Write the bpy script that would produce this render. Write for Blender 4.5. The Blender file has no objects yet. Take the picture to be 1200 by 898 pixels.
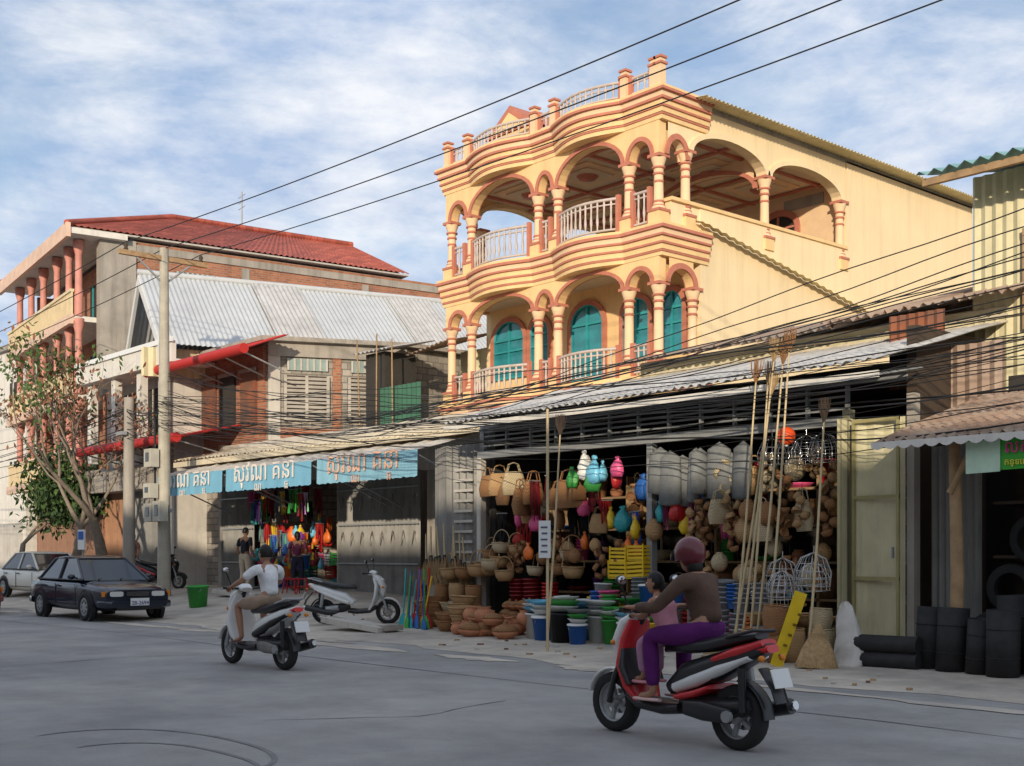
import bpy, math, random
from mathutils import Vector, Matrix, Euler
R=random.Random(11)
V=Vector
sc=bpy.context.scene
COL=sc.collection
pi=math.pi
# ------------------------------------------------------------ materials
def s2l(c): return tuple(((x/255)/12.92 if x/255<=.04045 else ((x/255+.055)/1.055)**2.4) for x in c)
def mat(name,col,rough=.7,metal=0,var=.18,scale=3,bump=0,bscale=30,spec=.3,streak=0,grime=0,alpha=None,kind=None,col2=None,p=None):
    m=bpy.data.materials.new(name); m.use_nodes=True
    nt=m.node_tree; N=nt.nodes; L=nt.links
    b=N['Principled BSDF']; b.inputs['Roughness'].default_value=rough; b.inputs['Metallic'].default_value=metal
    b.inputs['Specular IOR Level'].default_value=spec
    tc=N.new('ShaderNodeTexCoord')
    no=N.new('ShaderNodeTexNoise'); no.inputs['Scale'].default_value=scale; no.inputs['Detail'].default_value=7; no.inputs['Roughness'].default_value=.62
    L.new(tc.outputs['Object'],no.inputs['Vector'])
    mr=N.new('ShaderNodeMapRange'); mr.inputs[1].default_value=.3; mr.inputs[2].default_value=.7
    mr.inputs[3].default_value=1-var; mr.inputs[4].default_value=1+var*.6
    L.new(no.outputs['Fac'],mr.inputs[0])
    base=None
    if kind=='brick':
        sx=N.new('ShaderNodeSeparateXYZ'); L.new(tc.outputs['Object'],sx.inputs[0])
        ad=N.new('ShaderNodeMath'); ad.operation='ADD'; L.new(sx.outputs[0],ad.inputs[0]); L.new(sx.outputs[1],ad.inputs[1])
        cx=N.new('ShaderNodeCombineXYZ'); L.new(ad.outputs[0],cx.inputs[0]); L.new(sx.outputs[2],cx.inputs[1])
        br=N.new('ShaderNodeTexBrick'); br.inputs['Scale'].default_value=1
        br.inputs['Brick Width'].default_value=p[0]; br.inputs['Row Height'].default_value=p[1]; br.inputs['Mortar Size'].default_value=p[2]
        br.inputs['Color1'].default_value=(*col,1); br.inputs['Color2'].default_value=(*[x*.62 for x in col],1)
        br.inputs['Mortar'].default_value=(*col2,1)
        L.new(cx.outputs[0],br.inputs['Vector']); base=br.outputs['Color']
    elif kind=='mix':
        n2=N.new('ShaderNodeTexNoise'); n2.inputs['Scale'].default_value=p[0]; n2.inputs['Detail'].default_value=8; n2.inputs['Roughness'].default_value=.7
        L.new(tc.outputs['Object'],n2.inputs['Vector'])
        r2=N.new('ShaderNodeMapRange'); r2.inputs[1].default_value=p[1]; r2.inputs[2].default_value=p[2]
        L.new(n2.outputs['Fac'],r2.inputs[0])
        mx=N.new('ShaderNodeMix'); mx.data_type='RGBA'; mx.inputs['A'].default_value=(*col,1); mx.inputs['B'].default_value=(*col2,1)
        L.new(r2.outputs[0],mx.inputs['Factor']); base=mx.outputs['Result']
    elif kind=='weave':
        w1=N.new('ShaderNodeTexWave'); w1.wave_type='BANDS'; w1.bands_direction='Z'; w1.inputs['Scale'].default_value=p[0]; w1.inputs['Distortion'].default_value=1.5
        w2=N.new('ShaderNodeTexWave'); w2.wave_type='BANDS'; w2.bands_direction='DIAGONAL'; w2.inputs['Scale'].default_value=p[0]*1.1; w2.inputs['Distortion'].default_value=1
        L.new(tc.outputs['Object'],w1.inputs['Vector']); L.new(tc.outputs['Object'],w2.inputs['Vector'])
        mu=N.new('ShaderNodeMath'); mu.operation='MULTIPLY'; L.new(w1.outputs['Fac'],mu.inputs[0]); L.new(w2.outputs['Fac'],mu.inputs[1])
        mx=N.new('ShaderNodeMix'); mx.data_type='RGBA'; mx.inputs['A'].default_value=(*[x*.45 for x in col],1); mx.inputs['B'].default_value=(*col,1)
        mp=N.new('ShaderNodeMath'); mp.operation='POWER'; mp.inputs[1].default_value=.5; L.new(mu.outputs[0],mp.inputs[0])
        L.new(mp.outputs[0],mx.inputs['Factor']); base=mx.outputs['Result']
    mul=N.new('ShaderNodeMix'); mul.data_type='RGBA'; mul.blend_type='MULTIPLY'; mul.inputs['Factor'].default_value=1
    if base: L.new(base,mul.inputs['A'])
    else: mul.inputs['A'].default_value=(*col,1)
    L.new(mr.outputs[0],mul.inputs['B']); out=mul.outputs['Result']
    if streak or grime:
        mp=N.new('ShaderNodeMapping'); mp.inputs['Scale'].default_value=(3,3,.22) if streak else (.5,.5,.5)
        L.new(tc.outputs['Object'],mp.inputs['Vector'])
        n3=N.new('ShaderNodeTexNoise'); n3.inputs['Scale'].default_value=1.3; n3.inputs['Detail'].default_value=8; n3.inputs['Roughness'].default_value=.7
        L.new(mp.outputs[0],n3.inputs['Vector'])
        r3=N.new('ShaderNodeMapRange'); r3.inputs[1].default_value=.48; r3.inputs[2].default_value=.72
        r3.inputs[3].default_value=1; r3.inputs[4].default_value=1-max(streak,grime); L.new(n3.outputs['Fac'],r3.inputs[0])
        m3=N.new('ShaderNodeMix'); m3.data_type='RGBA'; m3.blend_type='MULTIPLY'; m3.inputs['Factor'].default_value=1
        L.new(out,m3.inputs['A']); L.new(r3.outputs[0],m3.inputs['B']); out=m3.outputs['Result']
    L.new(out,b.inputs['Base Color'])
    if bump:
        n4=N.new('ShaderNodeTexNoise'); n4.inputs['Scale'].default_value=bscale; n4.inputs['Detail'].default_value=5
        L.new(tc.outputs['Object'],n4.inputs['Vector'])
        bp=N.new('ShaderNodeBump'); bp.inputs['Strength'].default_value=bump; bp.inputs['Distance'].default_value=.02
        L.new(n4.outputs['Fac'],bp.inputs['Height']); L.new(bp.outputs[0],b.inputs['Normal'])
    return m
_c={}
def C(r,g,b,rough=.6,**k):
    key=(r,g,b,rough,tuple(sorted(k.items())))
    if key not in _c: _c[key]=mat('paint_%d_%d_%d'%(r,g,b),s2l((r,g,b)),rough,**k)
    return _c[key]
def CL(r,g,b): return C(r,g,b,.85,bump=.9,bscale=9,var=.2,scale=7)
M=dict(
 asphalt=mat('asphalt',(.30,.292,.285),.9,var=.2,scale=.9,bump=.5,bscale=90,kind='mix',col2=(.40,.38,.355),p=(.25,.4,.65),grime=.22),
 dust=mat('dusty_concrete',(.60,.53,.44),.95,var=.22,scale=1.6,bump=.5,bscale=25,kind='mix',col2=(.42,.38,.33),p=(.5,.42,.62),grime=.22),
 earth=mat('earth',(.28,.24,.18),.95,var=.2),
 tyremark=mat('tyre_mark',(.22,.215,.21),.9,var=.3,scale=3),
 tar=mat('tar_seam',(.19,.185,.18),.8,var=.3,scale=3),
 ywall=mat('yellow_render',(.90,.70,.42),.85,var=.06,scale=.7,bump=.15,streak=.13),
 yel=mat('yellow_paint',(.88,.60,.29),.75,var=.09,scale=2,streak=.12),
 peach=mat('peach_paint',(.83,.58,.35),.75,var=.08),
 pink=mat('terracotta_pink_paint',(.54,.20,.13),.75,var=.15,scale=4),
 ceil=mat('ceiling_cream',(.74,.60,.43),.85,var=.08),
 teal=mat('teal_glass',(.03,.26,.30),.12,var=.3,scale=2,spec=.7),
 tealf=mat('teal_frame',(.04,.34,.36),.5),
 rail=mat('rail_grey_pink',(.58,.48,.42),.6),
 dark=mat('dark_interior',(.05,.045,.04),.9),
 darkb=mat('dark_brown',(.075,.053,.038),.85),
 brick=mat('orange_brick',(.50,.18,.085),.9,var=.15,scale=1,bump=.3,kind='brick',col2=(.32,.23,.18),p=(.24,.085,.014),streak=.22),
 gbrick=mat('grey_block',(.44,.39,.33),.9,var=.2,scale=1,bump=.3,kind='brick',col2=(.2,.18,.16),p=(.4,.2,.018),streak=.35),
 conc=mat('weathered_concrete',(.38,.34,.29),.9,var=.2,scale=1.5,bump=.3,streak=.35),
 concl=mat('pale_concrete',(.54,.50,.44),.9,var=.15,scale=2,bump=.3,streak=.25),
 redtile=mat('red_roof_tile',(.50,.12,.075),.65,var=.15,scale=1.5,kind='brick',col2=(.32,.08,.05),p=(.3,.36,.03)),
 white_roof=mat('pale_zinc',(.56,.57,.57),.5,var=.12,scale=.5,metal=.1,streak=.12),
 zinc=mat('zinc_sheet',(.58,.56,.53),.55,var=.2,scale=.8,metal=.1,streak=.25),
 zincd=mat('dull_zinc_sheet',(.28,.27,.25),.6,var=.25,scale=1,metal=.2,streak=.4),
 rust=mat('rusty_sheet',(.38,.25,.18),.8,var=.2,scale=1,kind='mix',col2=(.28,.25,.22),p=(1.1,.4,.6)),
 rust2=mat('rust_red_sheet',(.28,.10,.05),.85,var=.25,scale=2,kind='mix',col2=(.14,.09,.07),p=(1.5,.4,.65)),
 rustp=mat('pale_rust_sheet',(.48,.37,.29),.8,var=.2,scale=1,kind='mix',col2=(.33,.22,.16),p=(.8,.4,.6)),
 cream=mat('cream_sheet',(.68,.59,.43),.7,var=.12,streak=.2),
 bandc=mat('yellow_sheet',(.66,.59,.37),.6,var=.12,streak=.2),
 redaw=mat('red_sheet',(.50,.035,.03),.55,var=.12),
 blueg=mat('slate_blue_gable',(.08,.12,.17),.7),
 greensh=mat('green_grey_sheet',(.26,.34,.31),.6),
 white=mat('white_paint',(.76,.76,.74),.45,var=.05),
 whitep=mat('white_render',(.72,.68,.61),.8,var=.1,streak=.2),
 blueaw=mat('blue_awning_vinyl',(.20,.46,.62),.55,var=.1,scale=2,streak=.15),
 blueaw2=mat('blue_awning_vinyl_faded',(.26,.50,.62),.55,var=.12,scale=2,streak=.2),
 awtop=mat('awning_top_beige',(.58,.53,.46),.75,var=.15,scale=2,streak=.2),
 orange=mat('faded_orange_letter',(.80,.48,.34),.6),
 cream_l=mat('cream_letter',(.82,.74,.66),.6),
 shutter=mat('brown_shutter',(.36,.19,.11),.7,var=.15,streak=.25),
 gate=mat('grey_folding_gate',(.27,.26,.24),.6,var=.2,metal=.1,streak=.35),
 steel=mat('grey_steel',(.36,.37,.37),.5,metal=.3),
 gatey=mat('cream_gate',(.66,.60,.38),.6,var=.12,streak=.25),
 cable=mat('black_cable',(.02,.02,.02),.6),
 pole=mat('pole_concrete',(.46,.42,.34),.9,var=.2,bump=.3,streak=.3),
 wood=mat('raw_timber',(.40,.26,.14),.85,var=.3,scale=5,bump=.3),
 bamboo=mat('bamboo',(.58,.45,.26),.6,var=.2,scale=4),
 straw=mat('straw_bristle',(.45,.30,.15),.9,var=.35,scale=20),
 wick=mat('wicker',(.62,.38,.18),.8,var=.15,scale=5,kind='weave',p=(14,)),
 wickd=mat('wicker_brown',(.44,.22,.095),.8,var=.15,scale=5,kind='weave',p=(14,)),
 wickl=mat('wicker_pale',(.70,.56,.35),.8,var=.15,scale=5,kind='weave',p=(14,)),
 terra=mat('terracotta',(.52,.22,.115),.8,var=.2,scale=8),
 rubber=mat('black_rubber',(.03,.03,.03),.7,var=.3,scale=6,bump=.3,bscale=6),
 tyre=mat('tyre_rubber',(.025,.025,.025),.85,var=.2),
 blackp=mat('black_plastic',(.022,.022,.024),.35,var=.1,spec=.5),
 chrome=mat('chrome',(.6,.6,.6),.2,metal=1,var=.05),
 skin=mat('skin_tone',(.38,.20,.125),.55,var=.06,scale=10),
 hair=mat('black_hair',(.014,.011,.010),.5,var=.3,scale=30),
 carblack=mat('car_paint_dark',(.012,.018,.032),.15,var=.05,spec=.8),
 carwhite=mat('car_paint_cream',(.72,.69,.60),.25,var=.04,spec=.6),
 carred=mat('car_paint_maroon',(.22,.05,.05),.25,var=.04,spec=.6),
 glass=mat('car_glass',(.02,.025,.03),.06,var=.1,spec=.9),
 lamp=mat('lamp_glass',(.7,.7,.66),.15,var=.05,spec=.8),
 redl=mat('tail_lamp_red',(.65,.01,.01),.2,spec=.7),
 amber=mat('amber_lamp',(.7,.22,.02),.25),
 scw=mat('scooter_white',(.74,.74,.72),.25,var=.04,spec=.6),
 scr=mat('scooter_red',(.60,.025,.03),.25,var=.05,spec=.6),
 bark=mat('bark',(.26,.21,.16),.95,var=.3,scale=8,bump=.5),
 leafg=mat('leaf_green',(.08,.14,.035),.7,var=.4,scale=3),
 leafd=mat('leaf_dark',(.04,.075,.025),.7,var=.4,scale=3),
 leafr=mat('leaf_dry',(.26,.12,.07),.8,var=.4,scale=3),
)
# ------------------------------------------------------------ mesh builder
class MB:
    def __init__(s): s.v=[];s.f=[];s.m=[];s.s=[];s.mats=[]
    def mi(s,m):
        if isinstance(m,str): m=M[m]
        if m not in s.mats: s.mats.append(m)
        return s.mats.index(m)
    def add(s,vs,fs,m,sm=False):
        o=len(s.v); k=s.mi(m); s.v+= [V(v) for v in vs]
        for f in fs: s.f.append([i+o for i in f]); s.m.append(k); s.s.append(sm)
    def box(s,x0,x1,y0,y1,z0,z1,m):
        vs=[(x,y,z) for x in (x0,x1) for y in (y0,y1) for z in (z0,z1)]
        s.add(vs,[(0,1,3,2),(4,6,7,5),(0,4,5,1),(2,3,7,6),(0,2,6,4),(1,5,7,3)],m)
    def obox(s,c,sz,m,rot=(0,0,0)):
        E=Euler(rot).to_matrix(); c=V(c)
        vs=[c+E@V((x*sz[0]/2,y*sz[1]/2,z*sz[2]/2)) for x in (-1,1) for y in (-1,1) for z in (-1,1)]
        s.add(vs,[(0,1,3,2),(4,6,7,5),(0,4,5,1),(2,3,7,6),(0,2,6,4),(1,5,7,3)],m)
    def tube(s,pts,r,m,n=8,cap=True,flat=False):
        pts=[V(p) for p in pts]; k=len(pts)
        if not hasattr(r,'__len__'): r=[r]*k
        vs=[];fs=[]; ref=None
        for i,p in enumerate(pts):
            t=(pts[min(i+1,k-1)]-pts[max(i-1,0)]).normalized()
            if ref is None:
                ref=V((0,0,1)) if abs(t.z)<.9 else V((1,0,0))
            a=(ref-t*ref.dot(t)).normalized(); b=t.cross(a); ref=a
            for j in range(n):
                q=2*pi*j/n; vs.append(p+(a*math.cos(q)+b*math.sin(q))*r[i])
        for i in range(k-1):
            for j in range(n):
                fs.append((i*n+j,i*n+(j+1)%n,(i+1)*n+(j+1)%n,(i+1)*n+j))
        s.add(vs,fs,m,not flat)
        if cap:
            s.add([vs[j] for j in range(n)],[tuple(range(n))[::-1]],m)
            s.add([vs[(k-1)*n+j] for j in range(n)],[tuple(range(n))],m)
    def lathe(s,c,prof,m,n=16,M_=None,sm=True,sx=1,sy=1):
        c=V(c); vs=[];fs=[]
        for (r,z) in prof:
            for j in range(n):
                q=2*pi*j/n; v=V((r*math.cos(q)*sx,r*math.sin(q)*sy,z))
                if M_: v=M_@v
                vs.append(c+v)
        for i in range(len(prof)-1):
            for j in range(n): fs.append((i*n+j,i*n+(j+1)%n,(i+1)*n+(j+1)%n,(i+1)*n+j))
        s.add(vs,fs,m,sm)
    def disc(s,c,r,m,n=16,ax='z'):
        c=V(c); vs=[]
        for j in range(n):
            q=2*pi*j/n
            vs.append(c+(V((r*math.cos(q),r*math.sin(q),0)) if ax=='z' else V((r*math.cos(q),0,r*math.sin(q)))))
        s.add(vs,[tuple(range(n))],m)
    def ell(s,c,r,m,n=12,rot=None,h=8):
        if not hasattr(r,'__len__'): r=(r,r,r)
        E=Euler(rot).to_matrix() if rot else Matrix.Identity(3)
        c=V(c);vs=[];fs=[]
        for i in range(h+1):
            a=-pi/2+pi*i/h
            for j in range(n):
                q=2*pi*j/n
                vs.append(c+E@V((r[0]*math.cos(a)*math.cos(q),r[1]*math.cos(a)*math.sin(q),r[2]*math.sin(a))))
        for i in range(h):
            for j in range(n): fs.append((i*n+j,i*n+(j+1)%n,(i+1)*n+(j+1)%n,(i+1)*n+j))
        s.add(vs,fs,m,True)
    def loft(s,secs,m,n=16,p=2.6,cap=True,sm=True,capm=None):
        vs=[];fs=[];k=len(secs)
        for (c,u,w) in secs:
            c=V(c);u=V(u);w=V(w)
            for j in range(n):
                q=2*pi*(j+.5)/n; a=math.cos(q);b=math.sin(q)
                a=math.copysign(abs(a)**(2/p),a); b=math.copysign(abs(b)**(2/p),b)
                vs.append(c+u*a+w*b)
        for i in range(k-1):
            for j in range(n): fs.append((i*n+j,i*n+(j+1)%n,(i+1)*n+(j+1)%n,(i+1)*n+j))
        s.add(vs,fs,m,sm)
        if cap:
            s.add(vs[:n],[tuple(range(n))[::-1]],capm or m); s.add(vs[-n:],[tuple(range(n))],capm or m)
    def panel(s,path,m,n=16,p=2.8,cap=True):
        k=len(path);secs=[]
        for i,(x,z,t,w) in enumerate(path):
            a=path[max(i-1,0)];b=path[min(i+1,k-1)]
            d=V((b[0]-a[0],0,b[1]-a[1])).normalized(); nn=V((-d.z,0,d.x))
            secs.append(((x,0,z),nn*t,(0,w,0)))
        s.loft(secs,m,n,p,cap)
    def sheet(s,a,b,c,d,nw,amp,m,nv=1,sag=0):
        a,b,c,d=map(V,(a,b,c,d)); nrm=(b-a).cross(d-a).normalized()
        nu=nw*4; vs=[];fs=[]
        for i in range(nv+1):
            v=i/nv; p=a.lerp(d,v); q=b.lerp(c,v)
            for j in range(nu+1):
                u=j/nu; vs.append(p.lerp(q,u)+nrm*amp*math.sin(2*pi*nw*u)+V((0,0,R.uniform(-sag,sag))))
        for i in range(nv):
            for j in range(nu):
                k=i*(nu+1)+j; fs.append((k,k+1,k+nu+2,k+nu+1))
        s.add(vs,fs,m)
    def quad(s,a,b,c,d,m): s.add([a,b,c,d],[(0,1,2,3)],m)
    def mesh(s,me,m,sm=True):
        s.add([v.co for v in me.vertices],[tuple(p.vertices) for p in me.polygons],m,sm)
    def data(s,name,org=(0,0,0),xf=None):
        o=V(org); me=bpy.data.meshes.new(name)
        me.from_pydata([(xf@v if xf else v)-o for v in s.v],[],s.f)
        for m in s.mats: me.materials.append(m)
        me.polygons.foreach_set('material_index',s.m); me.polygons.foreach_set('use_smooth',s.s)
        me.update(); return me
def mko(name,data,parent=None,label=None,cat=None,group=None,kind=None,loc=(0,0,0),rot=(0,0,0),scale=1,bev=0):
    o=bpy.data.objects.new(name,data); COL.objects.link(o)
    o.location=loc; o.rotation_euler=rot
    o.scale=(scale,)*3 if not hasattr(scale,'__len__') else scale
    if parent: o.parent=parent
    if label: o['label']=label
    if cat: o['category']=cat
    if group: o['group']=group
    if kind: o['kind']=kind
    if bev:
        b=o.modifiers.new('Bevel','BEVEL'); b.width=bev; b.segments=2; b.limit_method='ANGLE'
    return o
class Thing:
    def __init__(s,name,label,cat,org=(0,0,0),world=True,group=None,rotz=0,tilt=0):
        s.org=V(org) if world else V((0,0,0))
        s.o=mko(name,None,None,label,cat,group,loc=org,rot=(tilt,0,rotz)); s.o.empty_display_size=.2
    def part(s,name,mb,parent=None,label=None,bev=0):
        return mko(name,mb.data(name,s.org),parent or s.o,label,bev=bev)
    def share(s,name,data,at,parent=None,rotz=0):
        return mko(name,data,parent or s.o,loc=V(at)-s.org,rot=(0,0,rotz))
    def pivot(s,px,py,a):
        piv=V((px,py,0)); rt=Matrix.Rotation(a,3,'Z'); s.o.rotation_euler=(0,0,a); s.o.location=piv+rt@(s.org-piv)
def single(name,mb,label,cat,org=(0,0,0),group=None,kind=None,bev=0):
    return mko(name,mb.data(name,org),None,label,cat,group,kind,loc=org,bev=bev)
def text_data(txt,size,m,ext=.006):
    cu=bpy.data.curves.new('txt','FONT'); cu.body=txt; cu.size=size; cu.extrude=ext; cu.align_x='LEFT'
    ob=bpy.data.objects.new('tmp_text',cu); COL.objects.link(ob)
    bpy.context.view_layer.update()
    dg=bpy.context.evaluated_depsgraph_get(); me=bpy.data.meshes.new_from_object(ob.evaluated_get(dg))
    bpy.data.objects.remove(ob)
    me.materials.clear(); me.materials.append(M[m] if isinstance(m,str) else m)
    return me
def sm01(t): t=max(0,min(1,t)); return t*t*(3-2*t)
def g(x,y): return .012+(.10+.38*sm01((-x-15)/12))*sm01((y-11.5)/6.3)
# ------------------------------------------------------------ ground
mb=MB(); mb.add([(-900,-900,-.06),(900,-900,-.06),(900,900,-.06),(-900,900,-.06)],[(0,1,2,3)],'earth'); single('ground',mb,None,None,kind='structure')
mb=MB(); xs=[-160+i*4 for i in range(56)]; 
vs=[];fs=[]
for x in xs: vs+=[(x,-2.5,0),(x,11.9,0)]
for i in range(len(xs)-1): fs.append((2*i,2*i+2,2*i+3,2*i+1))
mb.add(vs,fs,'asphalt'); single('road',mb,None,None,kind='structure')
mb=MB(); vs=[];fs=[]; nx=220; ny=20
for i in range(nx+1):
    x=-110+i*.65
    for j in range(ny+1):
        e=11.35+.18*math.sin(x*.7)+.12*math.sin(x*1.9+1)+.08*math.sin(x*4.3)
        y=e+(22-e)*(j/ny)**1.2
        vs.append((x,y,g(x,y)-(.008 if j==0 else 0)))
for i in range(nx):
    for j in range(ny):
        k=i*(ny+1)+j; fs.append((k,k+ny+1,k+ny+2,k+1))
mb.add(vs,fs,'dust',True); single('pavement',mb,None,None,kind='structure')
mb=MB(); mb.box(-110,60,-4.2,-2.5,-.05,.12,'dust'); single('pavement',mb,None,None,kind='structure')
def arcstrip(cx,cy,r,a0,a1,w):
    mb=MB();vs=[];fs=[];n=40
    for i in range(n+1):
        a=a0+(a1-a0)*i/n; ww=w*math.sin(pi*i/n)**.4; rr=r+.06*math.sin(a*3)
        vs+=[(cx+(rr-ww/2)*math.cos(a)*1.3,cy+(rr-ww/2)*math.sin(a),.004),(cx+(rr+ww/2)*math.cos(a)*1.3,cy+(rr+ww/2)*math.sin(a),.004)]
        if i<n: fs.append((2*i,2*i+2,2*i+3,2*i+1))
    mb.add(vs,fs,'tyremark'); single('road_marking',mb,None,None,kind='structure')
arcstrip(-8.6,3.7,1.0,.2,3.3,.05); arcstrip(-8.1,3.6,.75,.3,3.2,.045)
def seam(pts,w):
    mb=MB();vs=[];fs=[]
    for i in range(len(pts)-1):
        for t in range(6):
            q=V(pts[i]).lerp(V(pts[i+1]),t/6); ww=w*R.uniform(.5,1.4); j=R.uniform(-.03,.03); d=(V(pts[i+1])-V(pts[i])).normalized(); nn=V((-d.y,d.x))
            a=q+nn*(j-ww/2); b=q+nn*(j+ww/2); vs+=[(a.x,a.y,.0045),(b.x,b.y,.0045)]
    for i in range(len(vs)//2-1): fs.append((2*i,2*i+2,2*i+3,2*i+1))
    mb.add(vs,fs,'tar'); single('road_crack',mb,None,None,kind='structure')
seam([(-40,9.3),(-30,9.1),(-22,9.5),(-14,9.2),(-6,9.4),(2,9.2)],.025)
seam([(-17,3.0),(-16.2,5),(-16.6,7.4),(-15.8,9.2)],.03); seam([(-9.5,5.4),(-8.8,6.6),(-9.3,8.2)],.018); seam([(-5.2,5.0),(-4.6,6.2),(-3.6,6.8)],.018)
for i in range(18):
    x=-32+i*1.9+R.uniform(-.6,.6); y=R.uniform(10.75,11.4); w_=R.uniform(.5,1.7); h_=R.uniform(.1,.35)
    mb=MB(); mb.add([(x+w_*math.cos(a)*R.uniform(.6,1.1),y+h_*math.sin(a)*R.uniform(.5,1.1),.0035+.0003*i) for a in [k*pi/12 for k in range(24)]],[tuple(range(24))],'dust'); single('road_dust_patch',mb,None,None,kind='structure')
# ------------------------------------------------------------ yellow building
X0,X1,YF,YB=-26.9,-18.86,21.0,35.0
F2,F3,RF=5.6,9.05,12.1
bays=[(-25.75,-23.2,.34),(-22.4,-20.0,.34)]
def bulge(x,k=1):
    for a,b,h in bays:
        if a<x<b: return k*h*math.sin(pi*(x-a)/(b-a))**1.0
    return 0
fx=sorted(set([X0+(X1-X0)*i/70 for i in range(71)]+[b for t in bays for b in t[:2]]))
def band(mb,z0,z1,off,m,k=1,inner=.35,side=1.6):
    off*=.62
    outer=[(X0-off,YF+side)]+[(X0-off,YF-off)]+[(x,YF-bulge(x,k)-off) for x in fx[1:-1]]+[(X1+off,YF-off),(X1+off,YF+side)]
    inn=[(X0+.1,YF+side),(X0+.1,YF+inner)]+[(x,YF+inner) for x in fx[1:-1]]+[(X1-.1,YF+inner),(X1-.1,YF+side)]
    n=len(outer); vs=[]
    for (a,b) in zip(outer,inn): vs+=[(a[0],a[1],z0),(a[0],a[1],z1),(b[0],b[1],z0),(b[0],b[1],z1)]
    fs=[]
    for i in range(n-1):
        p=4*i;q=p+4
        fs+=[(p,q,q+1,p+1),(p+2,p+3,q+3,q+2),(p+1,q+1,q+3,p+3),(p,p+2,q+2,q)]
    fs+=[(0,1,3,2),(4*n-4,4*n-2,4*n-1,4*n-3)]
    mb.add(vs,fs,m)
YBd=Thing('corner_house','three storey yellow orange house with arcaded balconies and pink trim','building',(-22.9,28,0))
w=MB()
w.box(X0,X1-.25,YF+1.5,YB,0,F2-.3,'ywall')
w.box(X1-.25,X1,YF+1.35,YB,0,9.62,'ywall')
w.box(X0,X0+.2,YF+1.5,YB,F2-.3,F3+.5,'ywall')
w.box(X0+.2,X1-.25,YB-.2,YB,F2-.3,RF,'ywall')
w.box(X1-.25,X1,28.35,YB,9.62,12.0,'ywall')
w.box(X0+.2,X1-.25,YF+1.5,YF+1.7,F2-.3,F3-.6,'yel')
w.box(X0+.0,X1-.25,28.4,28.6,F3,12.0,'peach')
w.box(X1-.25,X1+.05,YF+.3,28.35,9.62,9.70,'yel')
w.box(X1-.22,X1-.03,YF+.35,YF+1.35,F3,9.62,'ywall')
YBd.part('wall',w)
w=MB()
w.box(X0+.15,X1-.12,YF+.3,YF+1.5,F2-.12,F2-.005,'conc')
w.box(X0+.2,X1-.25,YF+.3,28.4,F3-.12,F3-.005,'conc')
w.box(X0+.2,X1-.25,YF+.3,28.4,11.5,11.62,'ceil')
for x in [-26.3,-24.2,-21.9,-19.6]: w.box(x-.05,x+.05,YF+.5,28.3,11.44,11.497,'pink')
for y in [21.6,23.9,26.1,28.1]: w.box(X0+.3,X1-.3,y-.05,y+.05,11.43,11.49,'pink')
for x in (-25.25,-23.05,-20.75):
    for y in (22.75,25,27.1):
        w.box(x-.75,x+.75,y-.75,y+.75,11.46,11.495,'peach'); w.box(x-.5,x+.5,y-.5,y+.5,11.42,11.455,'ceil')
        w.lathe((x,y,11.32),[(0,0),(.22,.02),(.3,.1)],'pink',12)
w.box(X0+.2,X1-.12,YF+.3,YF+1.5,F3-.7,F3-.6,'ceil')
YBd.part('ceiling',w)
w=MB(); w.box(X0,X1,YF+.2,YB,11.95,RF,'conc')
w.sheet((X1+.55,YF+.9,12.02),(X1+.55,YB+.4,12.02),(X1-.3,YB+.4,12.12),(X1-.3,YF+.9,12.12),90,.025,'bandc')
roof=YBd.part('roof',w)
w=MB()
w.add([(-25.4,YF+.2,12.6),(-23.4,YF+.2,12.6),(-24.4,YF+.2,13.3),(-25.4,YF+1.6,12.6),(-23.4,YF+1.6,12.6),(-24.4,YF+1.6,13.3)],[(0,1,2),(3,5,4),(0,2,5,3),(1,4,5,2)],'pink')
w.add([(-25.05,YF+.17,12.64),(-23.75,YF+.17,12.64),(-24.4,YF+.17,13.1)],[(0,1,2)],'yel')
w.box(-25.2,-23.6,YF+.25,YF+1.5,12.1,12.6,'yel')
YBd.part('pediment',w,parent=roof)
def cornice(zs,name):
    mb=MB(); z=zs[0]
    for (h,off,m) in zs[1]:
        band(mb,z,z+h,off,m); z+=h
    return YBd.part(name,mb)
cornice((11.42,[(.1,.06,'yel'),(.05,.10,'pink'),(.11,.13,'yel'),(.05,.19,'pink'),(.11,.17,'yel'),(.06,.26,'pink'),(.12,.24,'peach'),(.06,.36,'pink'),(.06,.33,'yel')]),'cornice')
cornice((8.3,[(.09,.06,'yel'),(.05,.10,'pink'),(.12,.12,'yel'),(.05,.18,'pink'),(.12,.16,'yel'),(.05,.24,'pink'),(.12,.22,'peach'),(.07,.32,'pink'),(.07,.28,'yel')]),'cornice')
cornice((4.72,[(.14,.02,'yel'),(.05,.05,'pink'),(.14,.06,'yel'),(.05,.11,'pink'),(.14,.12,'yel'),(.06,.18,'pink'),(.12,.17,'peach'),(.07,.26,'pink'),(.11,.22,'yel')]),'cornice')
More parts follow.
